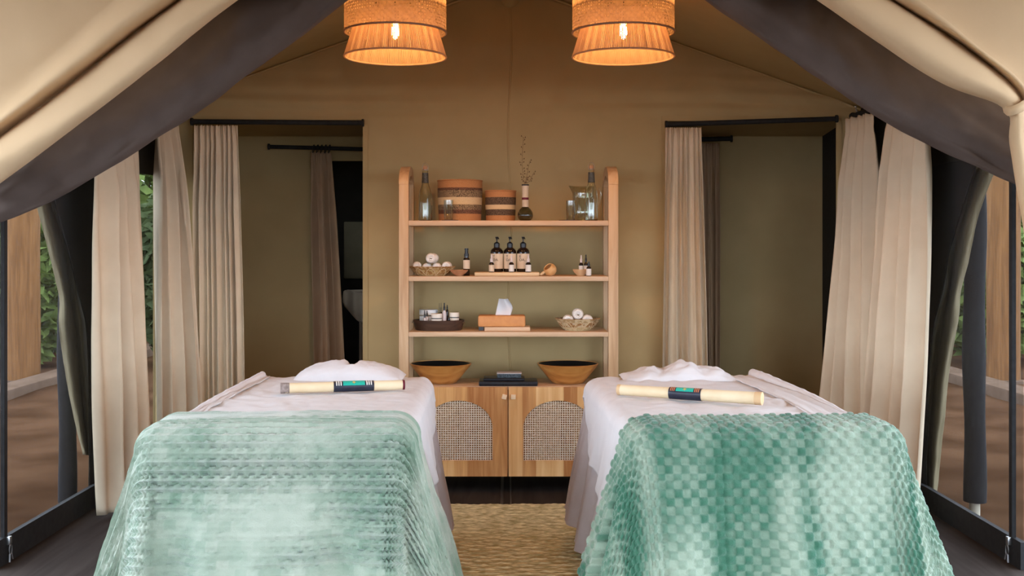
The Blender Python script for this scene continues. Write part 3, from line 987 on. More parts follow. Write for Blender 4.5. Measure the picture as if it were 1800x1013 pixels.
        g = np.clip(0.30 + 0.60 * (tone - 0.60) + 0.35 * (rnd - 0.5), 0, 1)
        c0, c1 = np.array([0.39, 0.435, 0.345]), np.array([0.105, 0.215, 0.135])
        cols = c0 + (c1 - c0) * g[..., None]
    else:
        rowp, colp = 0.0255, 0.0265
        i_, j_ = np.floor(Y / rowp), np.floor(X / colp)
        fy_, fx_ = (Y / rowp) % 1.0, (X / colp) % 1.0
        chk = ((i_ + j_) % 2)
        dome = (np.clip(1 - (2 * np.abs(fx_ - 0.5)) ** 4, 0, 1) * np.clip(1 - (2 * np.abs(fy_ - 0.5)) ** 4, 0, 1)) ** 0.6
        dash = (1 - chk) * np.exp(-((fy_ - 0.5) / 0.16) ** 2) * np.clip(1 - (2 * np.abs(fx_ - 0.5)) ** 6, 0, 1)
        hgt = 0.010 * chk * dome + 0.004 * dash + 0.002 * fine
        rnd = (np.sin(j_ * 12.9898 + i_ * 78.233) * 43758.5453) % 1.0
        g = np.clip(0.34 + 0.34 * chk + 0.95 * big + 0.25 * big2 + 0.18 * fine + 0.18 * (rnd - 0.5), 0, 1)
        c0, c1 = np.array([0.34, 0.42, 0.315]), np.array([0.04, 0.15, 0.088])
        cols = c0 + (c1 - c0) * g[..., None]
    gu = np.gradient(p, axis=1); gv = np.gradient(p, axis=0)
    nrm = np.cross(gu, gv)
    nrm /= np.maximum(np.linalg.norm(nrm, axis=-1, keepdims=True), 1e-9)
    p = p + nrm * hgt[..., None]
    p[..., 2] = np.maximum(p[..., 2], 0.04)
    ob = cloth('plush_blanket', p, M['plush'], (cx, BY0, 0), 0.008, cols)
    ob.modifiers['solid'].offset = -1
    ob.rotation_euler.z = brz
    tag(ob, 'mint plush blanket with pale ridged rows over massage bed' if sgn < 0 else 'green plush blanket with checkered tufts over massage bed', 'blanket')
    # bunched cover of the face rest at the head end
    rows = []
    n1, n2 = 60, 34
    for j in range(n2):
        t = j / (n2 - 1) * 2 - 1
        row = []
        for i in range(n1):
            s = i / (n1 - 1) * 2 - 1
            prof = max(0.0, 1 - s * s) ** 0.55 * max(0.0, 1 - t * t) ** 0.5
            if sgn < 0:
                notch = 1 - 0.75 * math.exp(-((s - 0.03) / 0.07) ** 2) * (1 if t > -0.1 else max(0, 1 - (-0.1 - t) / 0.4))
                hh = 0.078 * prof * notch * (1 + 0.10 * fnoise(s * 4, t * 2, 1))
                sx_ = 0.24
            else:
                lump = 0.80 + 0.30 * math.sin(s * 7 + 0.9) * math.sin(s * 3.1 + 1.7) + 0.2 * fnoise(s * 6, t * 2.5, 4)
                hh = 0.070 * prof * lump
                sx_ = 0.255
            hh += 0.010 * abs(fnoise(s * 8, t * 5, seed)) * prof
            row.append((s * sx_, t * 0.13, hh))
        rows.append(row)
    hp = MB().grid(rows)
    hp.grid([[(x, y, -0.008 if abs(x) < 0.2 else 0.0) for (x, y, z) in r] for r in rows])
    hy = 4.99
    hx = XU(616, hy) if sgn < 0 else XU(1192, hy)
    ob = hp.build('face_rest_cover', M['sheet'], loc=(hx, hy, BZ + 0.018), auto=80)
    tag(ob, 'white bunched cloth with a notch at head of ridged blanket bed' if sgn < 0 else 'white crumpled cloth bunched at head of checkered blanket bed', 'cloth')
    # towel folded along the outer edge
    if sgn < 0:
        path = [(-1.105, 4.98, 0), (-1.110, 4.76, 0), (-1.118, 4.46, 0), (-1.120, 4.14, 0), (-1.122, 3.78, -0.006)]
        rad = [0.016, 0.014, 0.012, 0.010, 0.008]
    else:
        path = [(1.100, 5.00, 0), (1.120, 4.86, 0), (1.150, 4.56, 0), (1.172, 4.22, 0), (1.185, 3.70, -0.006)]
        rad = [0.021, 0.020, 0.016, 0.013, 0.008]
    path = [Vector((q[0], q[1], BZ + 0.02 + r_ * 0.8 + q[2])) for q, r_ in zip(path, rad)]
    pp = catmull([tuple(q) for q in path], 40)
    rr = np.interp(np.linspace(0, 1, 40), np.linspace(0, 1, len(rad)), rad)
    base = Vector(pp[20])
    pp = [Vector(q) - base + Vector((0.004 * fnoise(i * 0.4, 2, seed), 0, 0.003 * fnoise(i * 0.5, 9, seed))) for i, q in enumerate(pp)]
    tt = thing('folded_towel', 'white towel rolled along outer edge of ridged blanket bed' if sgn < 0 else 'white towel rolled along outer edge of checkered blanket bed', 'towel', base)
    MB().tube(pp, list(rr), 12).build('roll', M['sheet'], tt)
    wid = 0.035 if sgn < 0 else 0.12
    fl_rows = [[Vector(q) + Vector((-sgn * wid * k / 10, 0, -float(r_) * 0.8 + 0.008 + 0.006 * math.sin(k * 1.6 + i * 0.17) * (1 - k / 10) + 0.004 * fnoise(k * 0.5, i * 0.3, seed) - 0.004 * k / 10)) for i, (q, r_) in enumerate(zip(pp, rr))] for k in range(11)]
    MB().grid(fl_rows).build('flat_fold', M['sheet'], tt, solid=0.006)

# ------------------------------------------------------------------ bamboo sticks on the beds
def stick(a, b, r0, r1, label, band, left):
    a, b = Vector(a), Vector(b)
    t = thing('bamboo_stick', label, 'bamboo stick', (a + b) / 2)
    c = t.location
    ln = (b - a).length
    # local frame: x along the stick
    ex = (b - a).normalized(); ez = Vector((0, 0, 1)); ey = ez.cross(ex).normalized(); ez = ex.cross(ey)
    R = Matrix((ex, ey, ez)).transposed().to_4x4()
    t.matrix_world = Matrix.Translation(c) @ R

    def rad(x):
        return r0 + (r1 - r0) * (x + ln / 2) / ln

    def ring(x0, x1, extra, material, name, a0=0.0, a1=2 * PI, n=28, irregular=0.0, parent=t, close=True):
        m = MB(); xsx = np.linspace(x0, x1, 6)
        rows_ = []
        for x in xsx:
            row = []
            for k in range(n + 1):
                an = a0 + (a1 - a0) * k / n
                r = rad(x) + extra + irregular * fnoise(math.cos(an) * 2 + x * 60, math.sin(an) * 2, 1)
                row.append((x, -math.sin(an) * r, math.cos(an) * r) if False else (x, r * math.cos(an), r * math.sin(an)))
            rows_.append(row)
        m.grid(rows_)
        if close:
            m.add(rows_[0][:-1], [tuple(range(n))]); m.add(rows_[-1][:-1], [tuple(range(n))])
        return m.build(name, material, parent)
    h2 = ln / 2
    ring(-h2 + 0.004, h2 - 0.004, 0.0, M['bamboo'], 'cane_body')
    if left:
        ring(-h2 - 0.002, -h2 + 0.032, 0.0008, M['burnt'], 'rough_end', irregular=0.002)
        ring(h2 - 0.009, h2, 0.0006, M['maroon'], 'end_cap')
    else:
        ring(-h2 - 0.001, -h2 + 0.012, 0.0006, M['bamboo_cap'], 'end_cap')
        ring(h2 - 0.024, h2 + 0.002, 0.0008, M['bamboo_cap'], 'end_cap')
    x0, x1 = -h2 + ln * band[0], -h2 + ln * band[1]
    bd = ring(x0, x1, 0.0016, M['navy_leather'], 'leather_band')
    # beaded patch faces the viewer, up and towards -y of the room
    fs = -1 if ey.y > 0 else 1
    mid = (-PI / 2 - 0.0) if False else 0
    ac = math.radians(128) if fs < 0 else math.radians(52)
    sp = 0.62 if left else 0.42
    xm, wd = (x0 + x1) / 2, (x1 - x0)
    ring(xm - wd * 0.27, xm + wd * 0.27, 0.0026, M['teal_bead'], 'bead_patch', ac - sp, ac + sp, 14, parent=bd, close=False)
    for s in (-1, 1):
        for k in range(3):
            xc = xm + s * wd * (0.32 + 0.055 * k)
            ring(xc - wd * 0.015, xc + wd * 0.015, 0.0026, M['white_bead'] if left else M['red_bead'], 'bead_stripe', ac - sp, ac + sp, 10, parent=bd, close=False)
    r = rad(xm) + 0.0034
    st = []
    for k in range(10):
        an = PI / 2 + k * PI / 5
        rr_ = 0.0085 if k % 2 == 0 else 0.0038
        aa = ac + rr_ * math.sin(an) / r
        st.append((xm + rr_ * math.cos(an), r * math.cos(aa), r * math.sin(aa)))
    ctr = (xm, r * math.cos(ac), r * math.sin(ac))
    m = MB(); m.add([ctr] + st, [(0, 1 + k, 1 + (k + 1) % 10) for k in range(10)])
    m.build('bead_star', M['gold_bead'], bd, smooth=False, solid=0.0006)
    return t


zs_ = BZ + 0.026
ya, yb = 4.41, 4.53
stick((XU(494, ya), ya, zs_ + 0.0205), (XU(711, yb), yb, zs_ + 0.0195), 0.0205, 0.0195, 'pale bamboo stick with navy band, teal patch and rough grey end', (0.418, 0.745), True)
ya, yb = 4.37, 4.10
stick((XU(1087, ya), ya, zs_ + 0.0205), (XU(1339, yb), yb, zs_ + 0.023), 0.0205, 0.0235, 'pale bamboo stick with black band and orange striped teal patch', (0.375, 0.60), False)

# ------------------------------------------------------------------ rug
rx, ry0, ry1 = 0.98, 3.0, 5.76
xs_ = np.arange(-rx, rx + 0.001, 0.0125); ys_ = np.arange(ry0, ry1 + 0.001, 0.0075)
X, Y = np.meshgrid(xs_, ys_)
rowi = np.floor((Y - ry0) / 0.03)
z = 0.010 + 0.006 * np.abs(np.sin((Y - ry0) / 0.03 * PI)) * (0.75 + 0.25 * np.sin(X * 150 + rowi * 1.9)) + 0.0015 * np.sin(X * 37 + rowi * 3.3)
Yw = Y + 0.004 * np.sin(X * 9) * (Y > ry1 - 0.05)
p = np.stack([X, Yw, z], axis=-1)
ob = cloth('jute_rug', p, M['jute'], (0, 0, 0), 0.0)
md = ob.modifiers.new('solid', 'SOLIDIFY'); md.thickness = 0.008; md.offset = -1
tag(ob, 'braided jute rug on dark floor between the beds', 'rug')


# ------------------------------------------------------------------ pendant lamps
def lamp(u, label):
    yl = 5.10
    x = XU(u, yl); zb = ZV(100, yl)
    t = thing('pendant_lamp', label, 'pendant lamp', (x, yl, zb), 'woven pendant lamps above the beds')
    R = 89 * yl / F
    # string shade: cords stretched between two rings
    cone_h = 0.197
    rt = R * 0.74
    m = MB(); n = 190
    for k in range(n):
        a = 2 * PI * k / n
        da = 2 * PI / n * 0.41
        wob = 0.0012 * math.sin(k * 7.3)
        ring_pts = []
        for (r, z) in ((R, 0.0), (rt, cone_h)):
            rr = r + wob
            ring_pts.append([(rr * math.cos(a - da), rr * math.sin(a - da), z), ((rr + 0.0022) * math.cos(a), (rr + 0.0022) * math.sin(a), z), (rr * math.cos(a + da), rr * math.sin(a + da), z)])
        lo, hi = ring_pts
        m.add(lo + hi, [(0, 1, 4, 3), (1, 2, 5, 4), (2, 0, 3, 5)])
    cs = m.build('string_shade', M['cord_shade'], t, smooth=False)
    for r, z, nm in ((R, 0.0, 'lower_ring'), (rt, cone_h, 'upper_ring')):
        MB().tube([(r * math.cos(a), r * math.sin(a), z) for a in np.linspace(0, 2 * PI, 65)], 0.0045, 8, caps=False).build(nm, M['cord_shade'], cs)
    # woven cane drum round it
    z0 = ZV(57, yl) - zb
    rows_n, cols_n, ch = 17, 104, 0.0136
    cw = 2 * PI / cols_n
    m = MB(); hole = 0.44
    rnd = random.Random(int(u))

    def cyl(a, z, dr=0.0):
        return ((R + dr) * math.cos(a), (R + dr) * math.sin(a), z)
    for i in range(rows_n):
        for k in range(cols_n):
            a0, a1 = k * cw, (k + 1) * cw
            zz0, zz1 = z0 + i * ch, z0 + (i + 1) * ch
            hs = hole * (0.75 + 0.4 * rnd.random()) / 2
            ac, zc = (a0 + a1) / 2, (zz0 + zz1) / 2
            dr = 0.0010 if (i + k) % 2 else -0.0010
            o4 = [cyl(a0, zz0), cyl(a1, zz0), cyl(a1, zz1), cyl(a0, zz1)]
            i4 = [cyl(ac - hs * cw, zc - hs * ch, dr), cyl(ac + hs * cw, zc - hs * ch, dr), cyl(ac + hs * cw, zc + hs * ch, dr), cyl(ac - hs * cw, zc + hs * ch, dr)]
            m.add(o4 + i4, [(0, 1, 5, 4), (1, 2, 6, 5), (2, 3, 7, 6), (3, 0, 4, 7)])
    dr_ = m.build('cane_drum', M['rattan'], t, smooth=False)
    zt = z0 + rows_n * ch
    for z, nm in ((z0, 'rim'), (zt, 'rim')):
        MB().tube([(R * math.cos(a), R * math.sin(a), z) for a in np.linspace(0, 2 * PI, 65)], 0.005, 8, caps=False).build(nm, M['rattan'], dr_)
    # spider, socket, bulb, cord
    m = MB()
    for k in range(3):
        a = k * 2 * PI / 3
        m.tube([(0, 0, zt - 0.005), (R * math.cos(a), R * math.sin(a), zt - 0.005)], 0.003, 6)
        m.tube([(0.02 * math.cos(a), 0.02 * math.sin(a), zt - 0.005), (rt * math.cos(a), rt * math.sin(a), cone_h)], 0.003, 6)
    m.build('spider', M['black'], t)
    zbulb = ZV(50, yl) - zb
    MB().lathe([(0, 0.09), (0.018, 0.088), (0.02, 0.05), (0.02, 0.02), (0, 0.02)], 16, (0, 0, zbulb)).build('socket', M['black'], t)
    MB().lathe([(0.001, -0.050), (0.010, -0.043), (0.016, -0.028), (0.0175, -0.012), (0.014, 0.008), (0.011, 0.025)], 20, (0, 0, zbulb)).build('bulb', M['bulb'], t)
    zceil = roof_z(x) - zb
    MB().tube([(0, 0, zbulb + 0.08), (0, 0, zceil - 0.0)], 0.004, 8).build('cord', M['black'], t)
    MB().lathe([(0, -0.03), (0.035, -0.03), (0.045, -0.005), (0.045, 0.012), (0, 0.012)], 20, (0, 0, zceil)).build('ceiling_rose', M['black'], t)
    return t


lamp(695, 'woven pendant lamp over bed with mint ridged blanket')
lamp(1095.5, 'woven pendant lamp over bed with green checkered blanket')

# ------------------------------------------------------------------ shelf unit
YS, YSB = 6.05, 6.42
unit = thing('shelf_unit', 'mango wood shelf unit with arched sides and cane cabinet doors', 'shelf unit', (XU(894, YS), YS, 0))
ux = XU(894, YS)


def uX(u):
    return XU(u, YS) - ux


def zS(v):
    return ZV(v, YS)


dep = YSB - YS
for s, (ua, ub) in ((-1, (701, 718)), (1, (1069.5, 1087))):
    xa, xb = uX(ua), uX(ub)
    fr = thing('side_frame', '', '', (0, 0, 0))
    del fr['label']; del fr['category']
    fr.parent = unit
    zc = zS(324); rad = dep / 2; th = 0.052
    MB().box((xa, 0, 0), (xb, th, zc), bev=0.003).build('post', M['wood_v'], fr)
    MB().box((xa, dep - th, 0), (xb, dep, zc), bev=0.003).build('post', M['wood_v'], fr)
    ry = rad; rzz = ZV(293.5, YS + rad) - zc
    for k0, k1, nm, mt in ((0, 8, 'arch', 'wood_v'), (8, 16, 'arch_crown', 'wood_v'), (16, 24, 'arch', 'wood_v')):
        vs_, fs_ = [], []
        for k in range(k0, k1 + 1):
            a = PI * k / 24
            for (f0, x) in ((1, xa), (1, xb), (0, xb), (0, xa)):
                rr_y = ry - (0 if f0 else th); rr_z = rzz - (0 if f0 else th)
                vs_.append((x, rad - rr_y * math.cos(a), zc + rr_z * math.sin(a)))
        nk = k1 - k0
        for k in range(nk):
            for q in range(4):
                fs_.append((k * 4 + q, k * 4 + (q + 1) % 4, (k + 1) * 4 + (q + 1) % 4, (k + 1) * 4 + q))
        fs_ += [(0, 1, 2, 3), (nk * 4, nk * 4 + 1, nk * 4 + 2, nk * 4 + 3)]
        MB().add(vs_, fs_).build(nm, M[mt], fr, auto=30)
for va, vb in ((387.8, 396.8), (486, 494.6), (584, 592.4)):
    MB().box((uX(718), 0.004, zS(vb)), (uX(1069.5), dep - 0.01, zS(va)), bev=0.002).build('shelf', M['wood_h'], unit)
zct, zcb = zS(680), zS(838)
cab = MB()
cx0, cx1 = uX(718), uX(1069.5)
cab.box((cx0, 0.022, zcb), (cx1, dep, zcb + 0.02)); cab.box((cx0, dep - 0.012, zcb), (cx1, dep, zct - 0.02))
cab.box((cx0, 0.022, zcb), (cx0 + 0.018, dep, zct - 0.02)); cab.box((cx1 - 0.018, 0.022, zcb), (cx1, dep, zct - 0.02))
cab.box((uX(893) - 0.009, 0.022, zcb), (uX(893) + 0.009, dep, zct - 0.02))
cab.build('cabinet_body', M['wood_door'], unit, smooth=False)
MB().box((cx0, 0.0205, zct - 0.018), (cx1, dep, zct), bev=0.002).build('cabinet_top', M['wood_h'], unit)


def door(xa, xb, za, zb, xc, hw, zs0, zs1, ztop, kx, ktilt):
    """plank door with an arched opening holding a cane panel"""
    d = thing('door', '', '', (0, 0, 0)); del d['label']; del d['category']
    d.parent = unit
    n = 36
    loop = [(xc - hw, zs0), (xc + hw, zs0)]
    for k in range(n + 1):
        a = PI * k / n
        loop.append((xc + hw * math.cos(a), zs1 + (ztop - zs1) * math.sin(a)))
    loop = loop[:1] + loop[1:2] + loop[2:]
    # outer border matched by casting from the arch centre to the rectangle

    zcn = (zs0 + zs1) / 2

    def outer(px, pz):
        dx, dz = px - xc, pz - zcn
        tx = ((xb if dx > 0 else xa) - xc) / dx if abs(dx) > 1e-9 else 1e9
        tz = ((zb if dz > 0 else za) - zcn) / dz if abs(dz) > 1e-9 else 1e9
        t_ = min(tx, tz)
        return (xc + dx * t_, zcn + dz * t_)
    ang = sorted([(math.atan2(z - zcn, x - xc), x, z, False) for x, z in loop])
    inner = [(x, z) for _, x, z, _ in ang]
    # add points opposite the rectangle's corners
    ext = []
    for qx, qz in ((xa, za), (xb, za), (xb, zb), (xa, zb)):
        # intersection of the ray with the loop
        best = None
        dx, dz = qx - xc, qz - zcn
        for k in range(len(inner)):
            (x1, z1), (x2, z2) = inner[k], inner[(k + 1) % len(inner)]
            ex_, ez_ = x2 - x1, z2 - z1
            den = dx * ez_ - dz * ex_
            if abs(den) < 1e-12:
                continue
            t_ = ((x1 - xc) * ez_ - (z1 - zcn) * ex_) / den
            u_ = ((x1 - xc) * dz - (z1 - zcn) * dx) / den
            if t_ > 0 and -1e-6 <= u_ <= 1 + 1e-6:
                best = (xc + dx * t_, zcn + dz * t_)
        if best:
            ext.append(best)
    inner = sorted(inner + ext, key=lambda q: math.atan2(q[1] - zcn, q[0] - xc))
    out = [outer(*q) for q in inner]
    N = len(inner)
    yf, yb_ = 0.0, 0.020
    vs_ = [(x, yf, z) for x, z in inner] + [(x, yf, z) for x, z in out] + [(x, yb_, z) for x, z in inner] + [(x, yb_, z) for x, z in out]
    fs_ = []
    for k in range(N):
        k2 = (k + 1) % N
        fs_ += [(k, k2, N + k2, N + k), (2 * N + k, 3 * N + k, 3 * N + k2, 2 * N + k2), (k, 2 * N + k, 2 * N + k2, k2), (N + k, N + k2, 3 * N + k2, 3 * N + k)]
    MB().add(vs_, fs_).build('door_panel', M['wood_door'], d, smooth=False)
    # cane lattice with open holes
    m = MB(); pit = 0.01295
    nx_ = int(2 * hw / pit) + 1; nz_ = int((ztop - zs0) / pit) + 1
    yc = 0.008
    for i in range(nx_ + 1):
        for k in range(nz_ + 1):
            x = xc - hw + (i + 0.5) * (2 * hw / nx_); z = zs0 + (k + 0.5) * ((ztop - zs0) / nz_)
            if x > xc + hw:
                continue
            pw, pz = hw / nx_, (ztop - zs0) / nz_ / 2
            top_here = zs1 + (ztop - zs1) * math.sqrt(max(0.0, 1 - ((x - xc) / hw) ** 2))
            if z - pz > top_here:
                continue
            hs = 0.57
            o4 = [(x - pw, yc, z - pz), (x + pw, yc, z - pz), (x + pw, yc, z + pz), (x - pw, yc, z + pz)]
            i4 = [(x - pw * hs, yc - 0.001, z - pz * hs), (x + pw * hs, yc - 0.001, z - pz * hs), (x + pw * hs, yc - 0.001, z + pz * hs), (x - pw * hs, yc - 0.001, z + pz * hs)]
            m.add(o4 + i4, [(0, 1, 5, 4), (1, 2, 6, 5), (2, 3, 7, 6), (3, 0, 4, 7)])
    m.build('cane_panel', M['cane'], d, smooth=False)
    kb = MB().box((-0.0125, -0.020, -0.0125), (0.0125, 0.0, 0.0125), bev=0.002).build('knob', M['knob'], d, loc=(kx, 0.0, zS(697.5)))
    kb.rotation_euler = (0, ktilt, 0)
    return d


door(uX(719), uX(892), zcb, zct - 0.003, uX(806), uX(866) - uX(806), zS(810), zS(752), zS(704.5), uX(886.5), math.radians(14))
door(uX(894.2), uX(1068.5), zcb, zct - 0.003, uX(981), uX(981) - uX(920), zS(810), zS(752), zS(704.5), uX(902.3), math.radians(2))

# ------------------------------------------------------------------ things on the shelves
Z1, Z2, Z3, Z4 = zS(387.8), zS(486), zS(584), zct
YM = 6.20
PX = YM / F     # metres per photo pixel at the middle of the shelves


def shell(prof_out, wall):
    """closed glass wall from an outer (r, z) profile running bottom to top"""
    inn = [(max(r - wall, 0.0005), max(z, prof_out[0][1] + wall * 1.5)) for r, z in prof_out]
    return [(0.0005, prof_out[0][1])] + prof_out + inn[::-1] + [(0.0005, prof_out[0][1] + wall * 1.5)]


def text_mesh(body, size, material, parent, loc, align='LEFT'):
    cu = bpy.data.curves.new('label_text', 'FONT')
    cu.body = body; cu.size = size; cu.extrude = 0.0002; cu.align_x = align; cu.space_line = 0.95
    to = bpy.data.objects.new('tmp', cu); COL.objects.link(to)
    dg = bpy.context.evaluated_depsgraph_get()
    me = bpy.data.meshes.new_from_object(to.evaluated_get(dg))
    bpy.data.objects.remove(to, do_unlink=True)
    me.name = 'label_text'
    o = link('label_text', me, material, parent, loc, smooth=False)
    o.rotation_euler = (PI / 2, 0, 0)
    return o


# --- top shelf
def tall_bottle(u, label, material, dy=0.0):
    y = YM + dy; x = XU(u, y); k = y / F
    t = thing('glass_bottle', label, 'bottle', (x, y, Z1))
    hb = 101 * k
    pr = [(0.010, 0.0), (0.034, 0.0), (0.0375, 0.006), (0.0385, 0.03), (0.0385, 0.13), (0.035, 0.155), (0.026, 0.185), (0.0195, 0.205), (0.0165, 0.23), (0.015, 0.275), (0.0165, 0.278), (0.0165, 0.287), (0.0145, 0.288)]
    MB().lathe(shell(pr, 0.003), 32).build('bottle_glass', material, t)
    MB().lathe([(0.0215, 0.213), (0.0200, 0.214), (0.0182, 0.24), (0.0175, 0.268), (0.0165, 0.269)], 28).build('neck_band', M['neckband'], t)
    MB().lathe([(0.0, 0.285), (0.0125, 0.285), (0.013, 0.302), (0.009, 0.308), (0, 0.308)], 18).build('stopper', M['cork'], t)
    MB().tube([(0.016 * math.cos(a), -0.002, 0.298 + 0.026 * math.sin(a)) for a in np.linspace(-0.7, PI + 0.7, 20)], 0.0016, 6).build('wire_bail', M['wire'], t)
    return t


tall_bottle(747.5, 'clear glass bottle with black neck band beside large striped basket', M['green_glass'])
tall_bottle(1039.5, 'clear glass bottle with black neck band in front of glass jug', M['glass'], -0.06)


def basket(u, wpx, hpx, name_mat, label, taper=0.94):
    y = YM + 0.08; x = XU(u, y); r = wpx / 2 * y / F; hh = hpx * y / F
    t = thing('sisal_basket', label, 'basket', (x, y, Z1))
    pr = [(0.0, 0.0), (r * taper, 0.0)]
    nr = int(hh / 0.0065)
    for k in range(nr + 1):
        z = 0.003 + (hh - 0.003) * k / nr
        rr_ = r * (taper + (1 - taper) * min(1.0, k / nr * 1.6))
        pr += [(rr_ + 0.0018, z), (rr_ + 0.0002, z + 0.5 * hh / nr)]
    pr = pr[:-1] + [(r - 0.003, hh + 0.001), (r - 0.007, hh - 0.002), (r * taper - 0.006, 0.008), (0.0, 0.008)]
    MB().lathe(pr, 48).build('woven_body', M[name_mat], t, auto=60)
    MB().tube([(r * math.cos(a), r * math.sin(a), hh) for a in np.linspace(0, 2 * PI, 49)], 0.004, 8, caps=False).build('rim', M[name_mat], t)
    # rim must keep the band colour of the top: shares the body's coordinates
    return t


basket(808.5, 78, 71, 'basket_big', 'large woven basket with orange, cream and dark bands')
basket(879.8, 53.5, 53, 'basket_small', 'small woven basket with orange, cream and dark bands')


def tumbler(u, label, wpx, hpx, y, cu, cw, clabel):
    x = XU(u, y); r = wpx / 2 * y / F; hh = hpx * y / F
    cx_ = XU(cu, y)
    c = MB().lathe([(0, 0), (cw / 2 * y / F, 0), (cw / 2 * y / F, 0.004), (0, 0.004)], 32).build('coaster', M['walnut'], loc=(cx_, y, Z1))
    tag(c, clabel, 'coaster')
    o_ = MB().lathe(shell([(0.004, 0.0), (r * 0.9, 0.0), (r * 0.94, 0.004), (r, hh)], 0.0018), 28).build('glass_tumbler', M['thin_glass'], loc=(x, y, Z1 + 0.0042))
    return tag(o_, label, 'glass')


tumbler(788.5, 'clear tumbler standing in front of large striped basket', 17, 35, 6.108, 791, 30, 'thin dark coaster under tumbler by large striped basket')
tumbler(1003, 'clear tumbler standing beside glass jug', 16, 34, 6.118, 1001, 38, 'thin dark coaster under tumbler by glass jug')
# bud vase
y = 6.16; k = y / F
vt = thing('bud_vase', 'round smoked glass bud vase with white beaded neck', 'vase', (XU(923.4, y), y, Z1))
rb = 13.6 * k
prof = [(0.006, 0.0), (0.024, 0.0), (0.033, 0.005), (0.0395, 0.014), (rb * 0.99, 0.024), (rb, 0.034), (0.041, 0.046), (0.0365, 0.056), (0.029, 0.066), (0.021, 0.073), (0.0165, 0.079), (0.0155, 0.086), (0.0155, 0.17), (0.0195, 0.2), (0.0185, 0.201)]
MB().lathe(shell(prof, 0.002), 32).build('vase_glass', M['smoke_glass'], vt)
pr = [(0.0172, 0.077)]
for q in range(38):
    z = 0.079 + q * 0.0031
    rr_ = 0.0172 + (max(0, z - 0.165) * 0.12)
    pr += [(rr_ + 0.0008, z), (rr_ - 0.0002, z + 0.0015)]
MB().lathe(pr, 26).build('beaded_sleeve', M['bead'], vt)
MB().lathe([(0.0176, 0.117), (0.019, 0.118), (0.019, 0.129), (0.0176, 0.13)], 26).build('dark_band', M['maroon'], vt)
MB().lathe([(0.0205, 0.196), (0.0215, 0.198), (0.0205, 0.203), (0.018, 0.203)], 26).build('rim', M['blackplastic'], vt)
sp = thing('dried_sprig', 'thin dried sprigs standing in bud vase', 'dried plant', (XU(923.4, y), y, Z1 + 0.06))
base = sp.location
rnd = random.Random(3)
for q, (ue, ve, um, vm, nb) in enumerate(((920, 242, 918, 290, 16), (931, 284, 927, 305, 8), (938, 304, 931, 318, 6), (925, 312, 924, 320, 5))):
    pts = catmull([(0, 0, 0), tuple(P(922.5, 330, y) - base), tuple(P(um, vm, y + 0.01 * q) - base), tuple(P(ue, ve, y + 0.015 * q) - base)], 24)
    m = MB().tube(pts, 0.0008, 5)
    for b_ in range(nb):
        p_ = Vector(pts[23 - int(b_ * 14 / nb)])
        d_ = Vector((rnd.choice((-1, 1)) * rnd.uniform(0.006, 0.014), rnd.uniform(-0.006, 0.006), rnd.uniform(0.0, 0.008)))
        m.tube([p_, p_ + d_], 0.0006, 4)
        m.lathe([(0, -0.004), (0.0026, 0), (0.0015, 0.004), (0, 0.006)], 6, tuple(p_ + d_))
    m.build('twig', M['sprig'], sp)
# glass jug
y = 6.27; k = y / F
jg = thing('glass_jug', 'clear glass jug with pouring lip behind a bottle', 'jug', (XU(1026, y), y, Z1))
hh = 61 * k; r = 20.5 * k
rows = []
for z, rr_ in [(0, r * 0.6), (0.003, r * 0.9), (0.02, r), (0.06, r * 1.0), (0.12, r * 0.92), (hh * 0.8, r * 0.86), (hh, r * 0.95)]:
    row = []
    for q in range(41):
        a = 2 * PI * q / 40
        lip = max(0.0, -math.cos(a)) ** 6 * 0.022 * max(0, (z - hh * 0.72) / (hh * 0.28))
        row.append(((rr_ + lip) * math.cos(a), rr_ * math.sin(a), z + lip * 0.25))
    rows.append(row)
mj = MB().grid(rows); mj.add(rows[0][:-1], [tuple(range(40))])
mj.build('jug_glass', M['thin_glass'], jg, solid=0.0028)
MB().tube(catmull([(r * 0.9, 0, hh * 0.9), (r + 0.022, 0, hh * 0.93), (r + 0.030, 0, hh * 0.72), (r + 0.018, 0, hh * 0.45), (r * 0.95, 0, hh * 0.36)], 24), 0.005, 10).build('handle', M['glass'], jg)


# --- second shelf
def rolled_towel(c, r, ln, ang, label, group, tilt=0.0):
    """spiral roll lying on its side; ang turns it about z"""
    turns, n = 3.2, 70
    outer = []
    for i in range(n + 1):
        t_ = i / n
        rr_ = r * 0.89 * (0.16 + 0.84 * min(1.0, t_ * 1.42))
        a = turns * 2 * PI * t_
        outer.append((math.cos(a) * rr_, math.sin(a) * rr_))
    m = MB()
    rows = []
    for s, sc in ((-0.5, 0.62), (-0.48, 0.78), (-0.43, 0.90), (-0.33, 0.98), (0.0, 1.0), (0.33, 0.98), (0.43, 0.90), (0.48, 0.78), (0.5, 0.62)):
        rows.append([(px * sc, s * ln, pz * sc) for px, pz in outer])
    m.grid(rows)
    o_ = m.build('rolled_towel', M['towel'], loc=c, solid=r * 0.25, auto=80)
    o_.rotation_euler = (tilt, 0, ang)
    return tag(o_, label, 'towel', group)


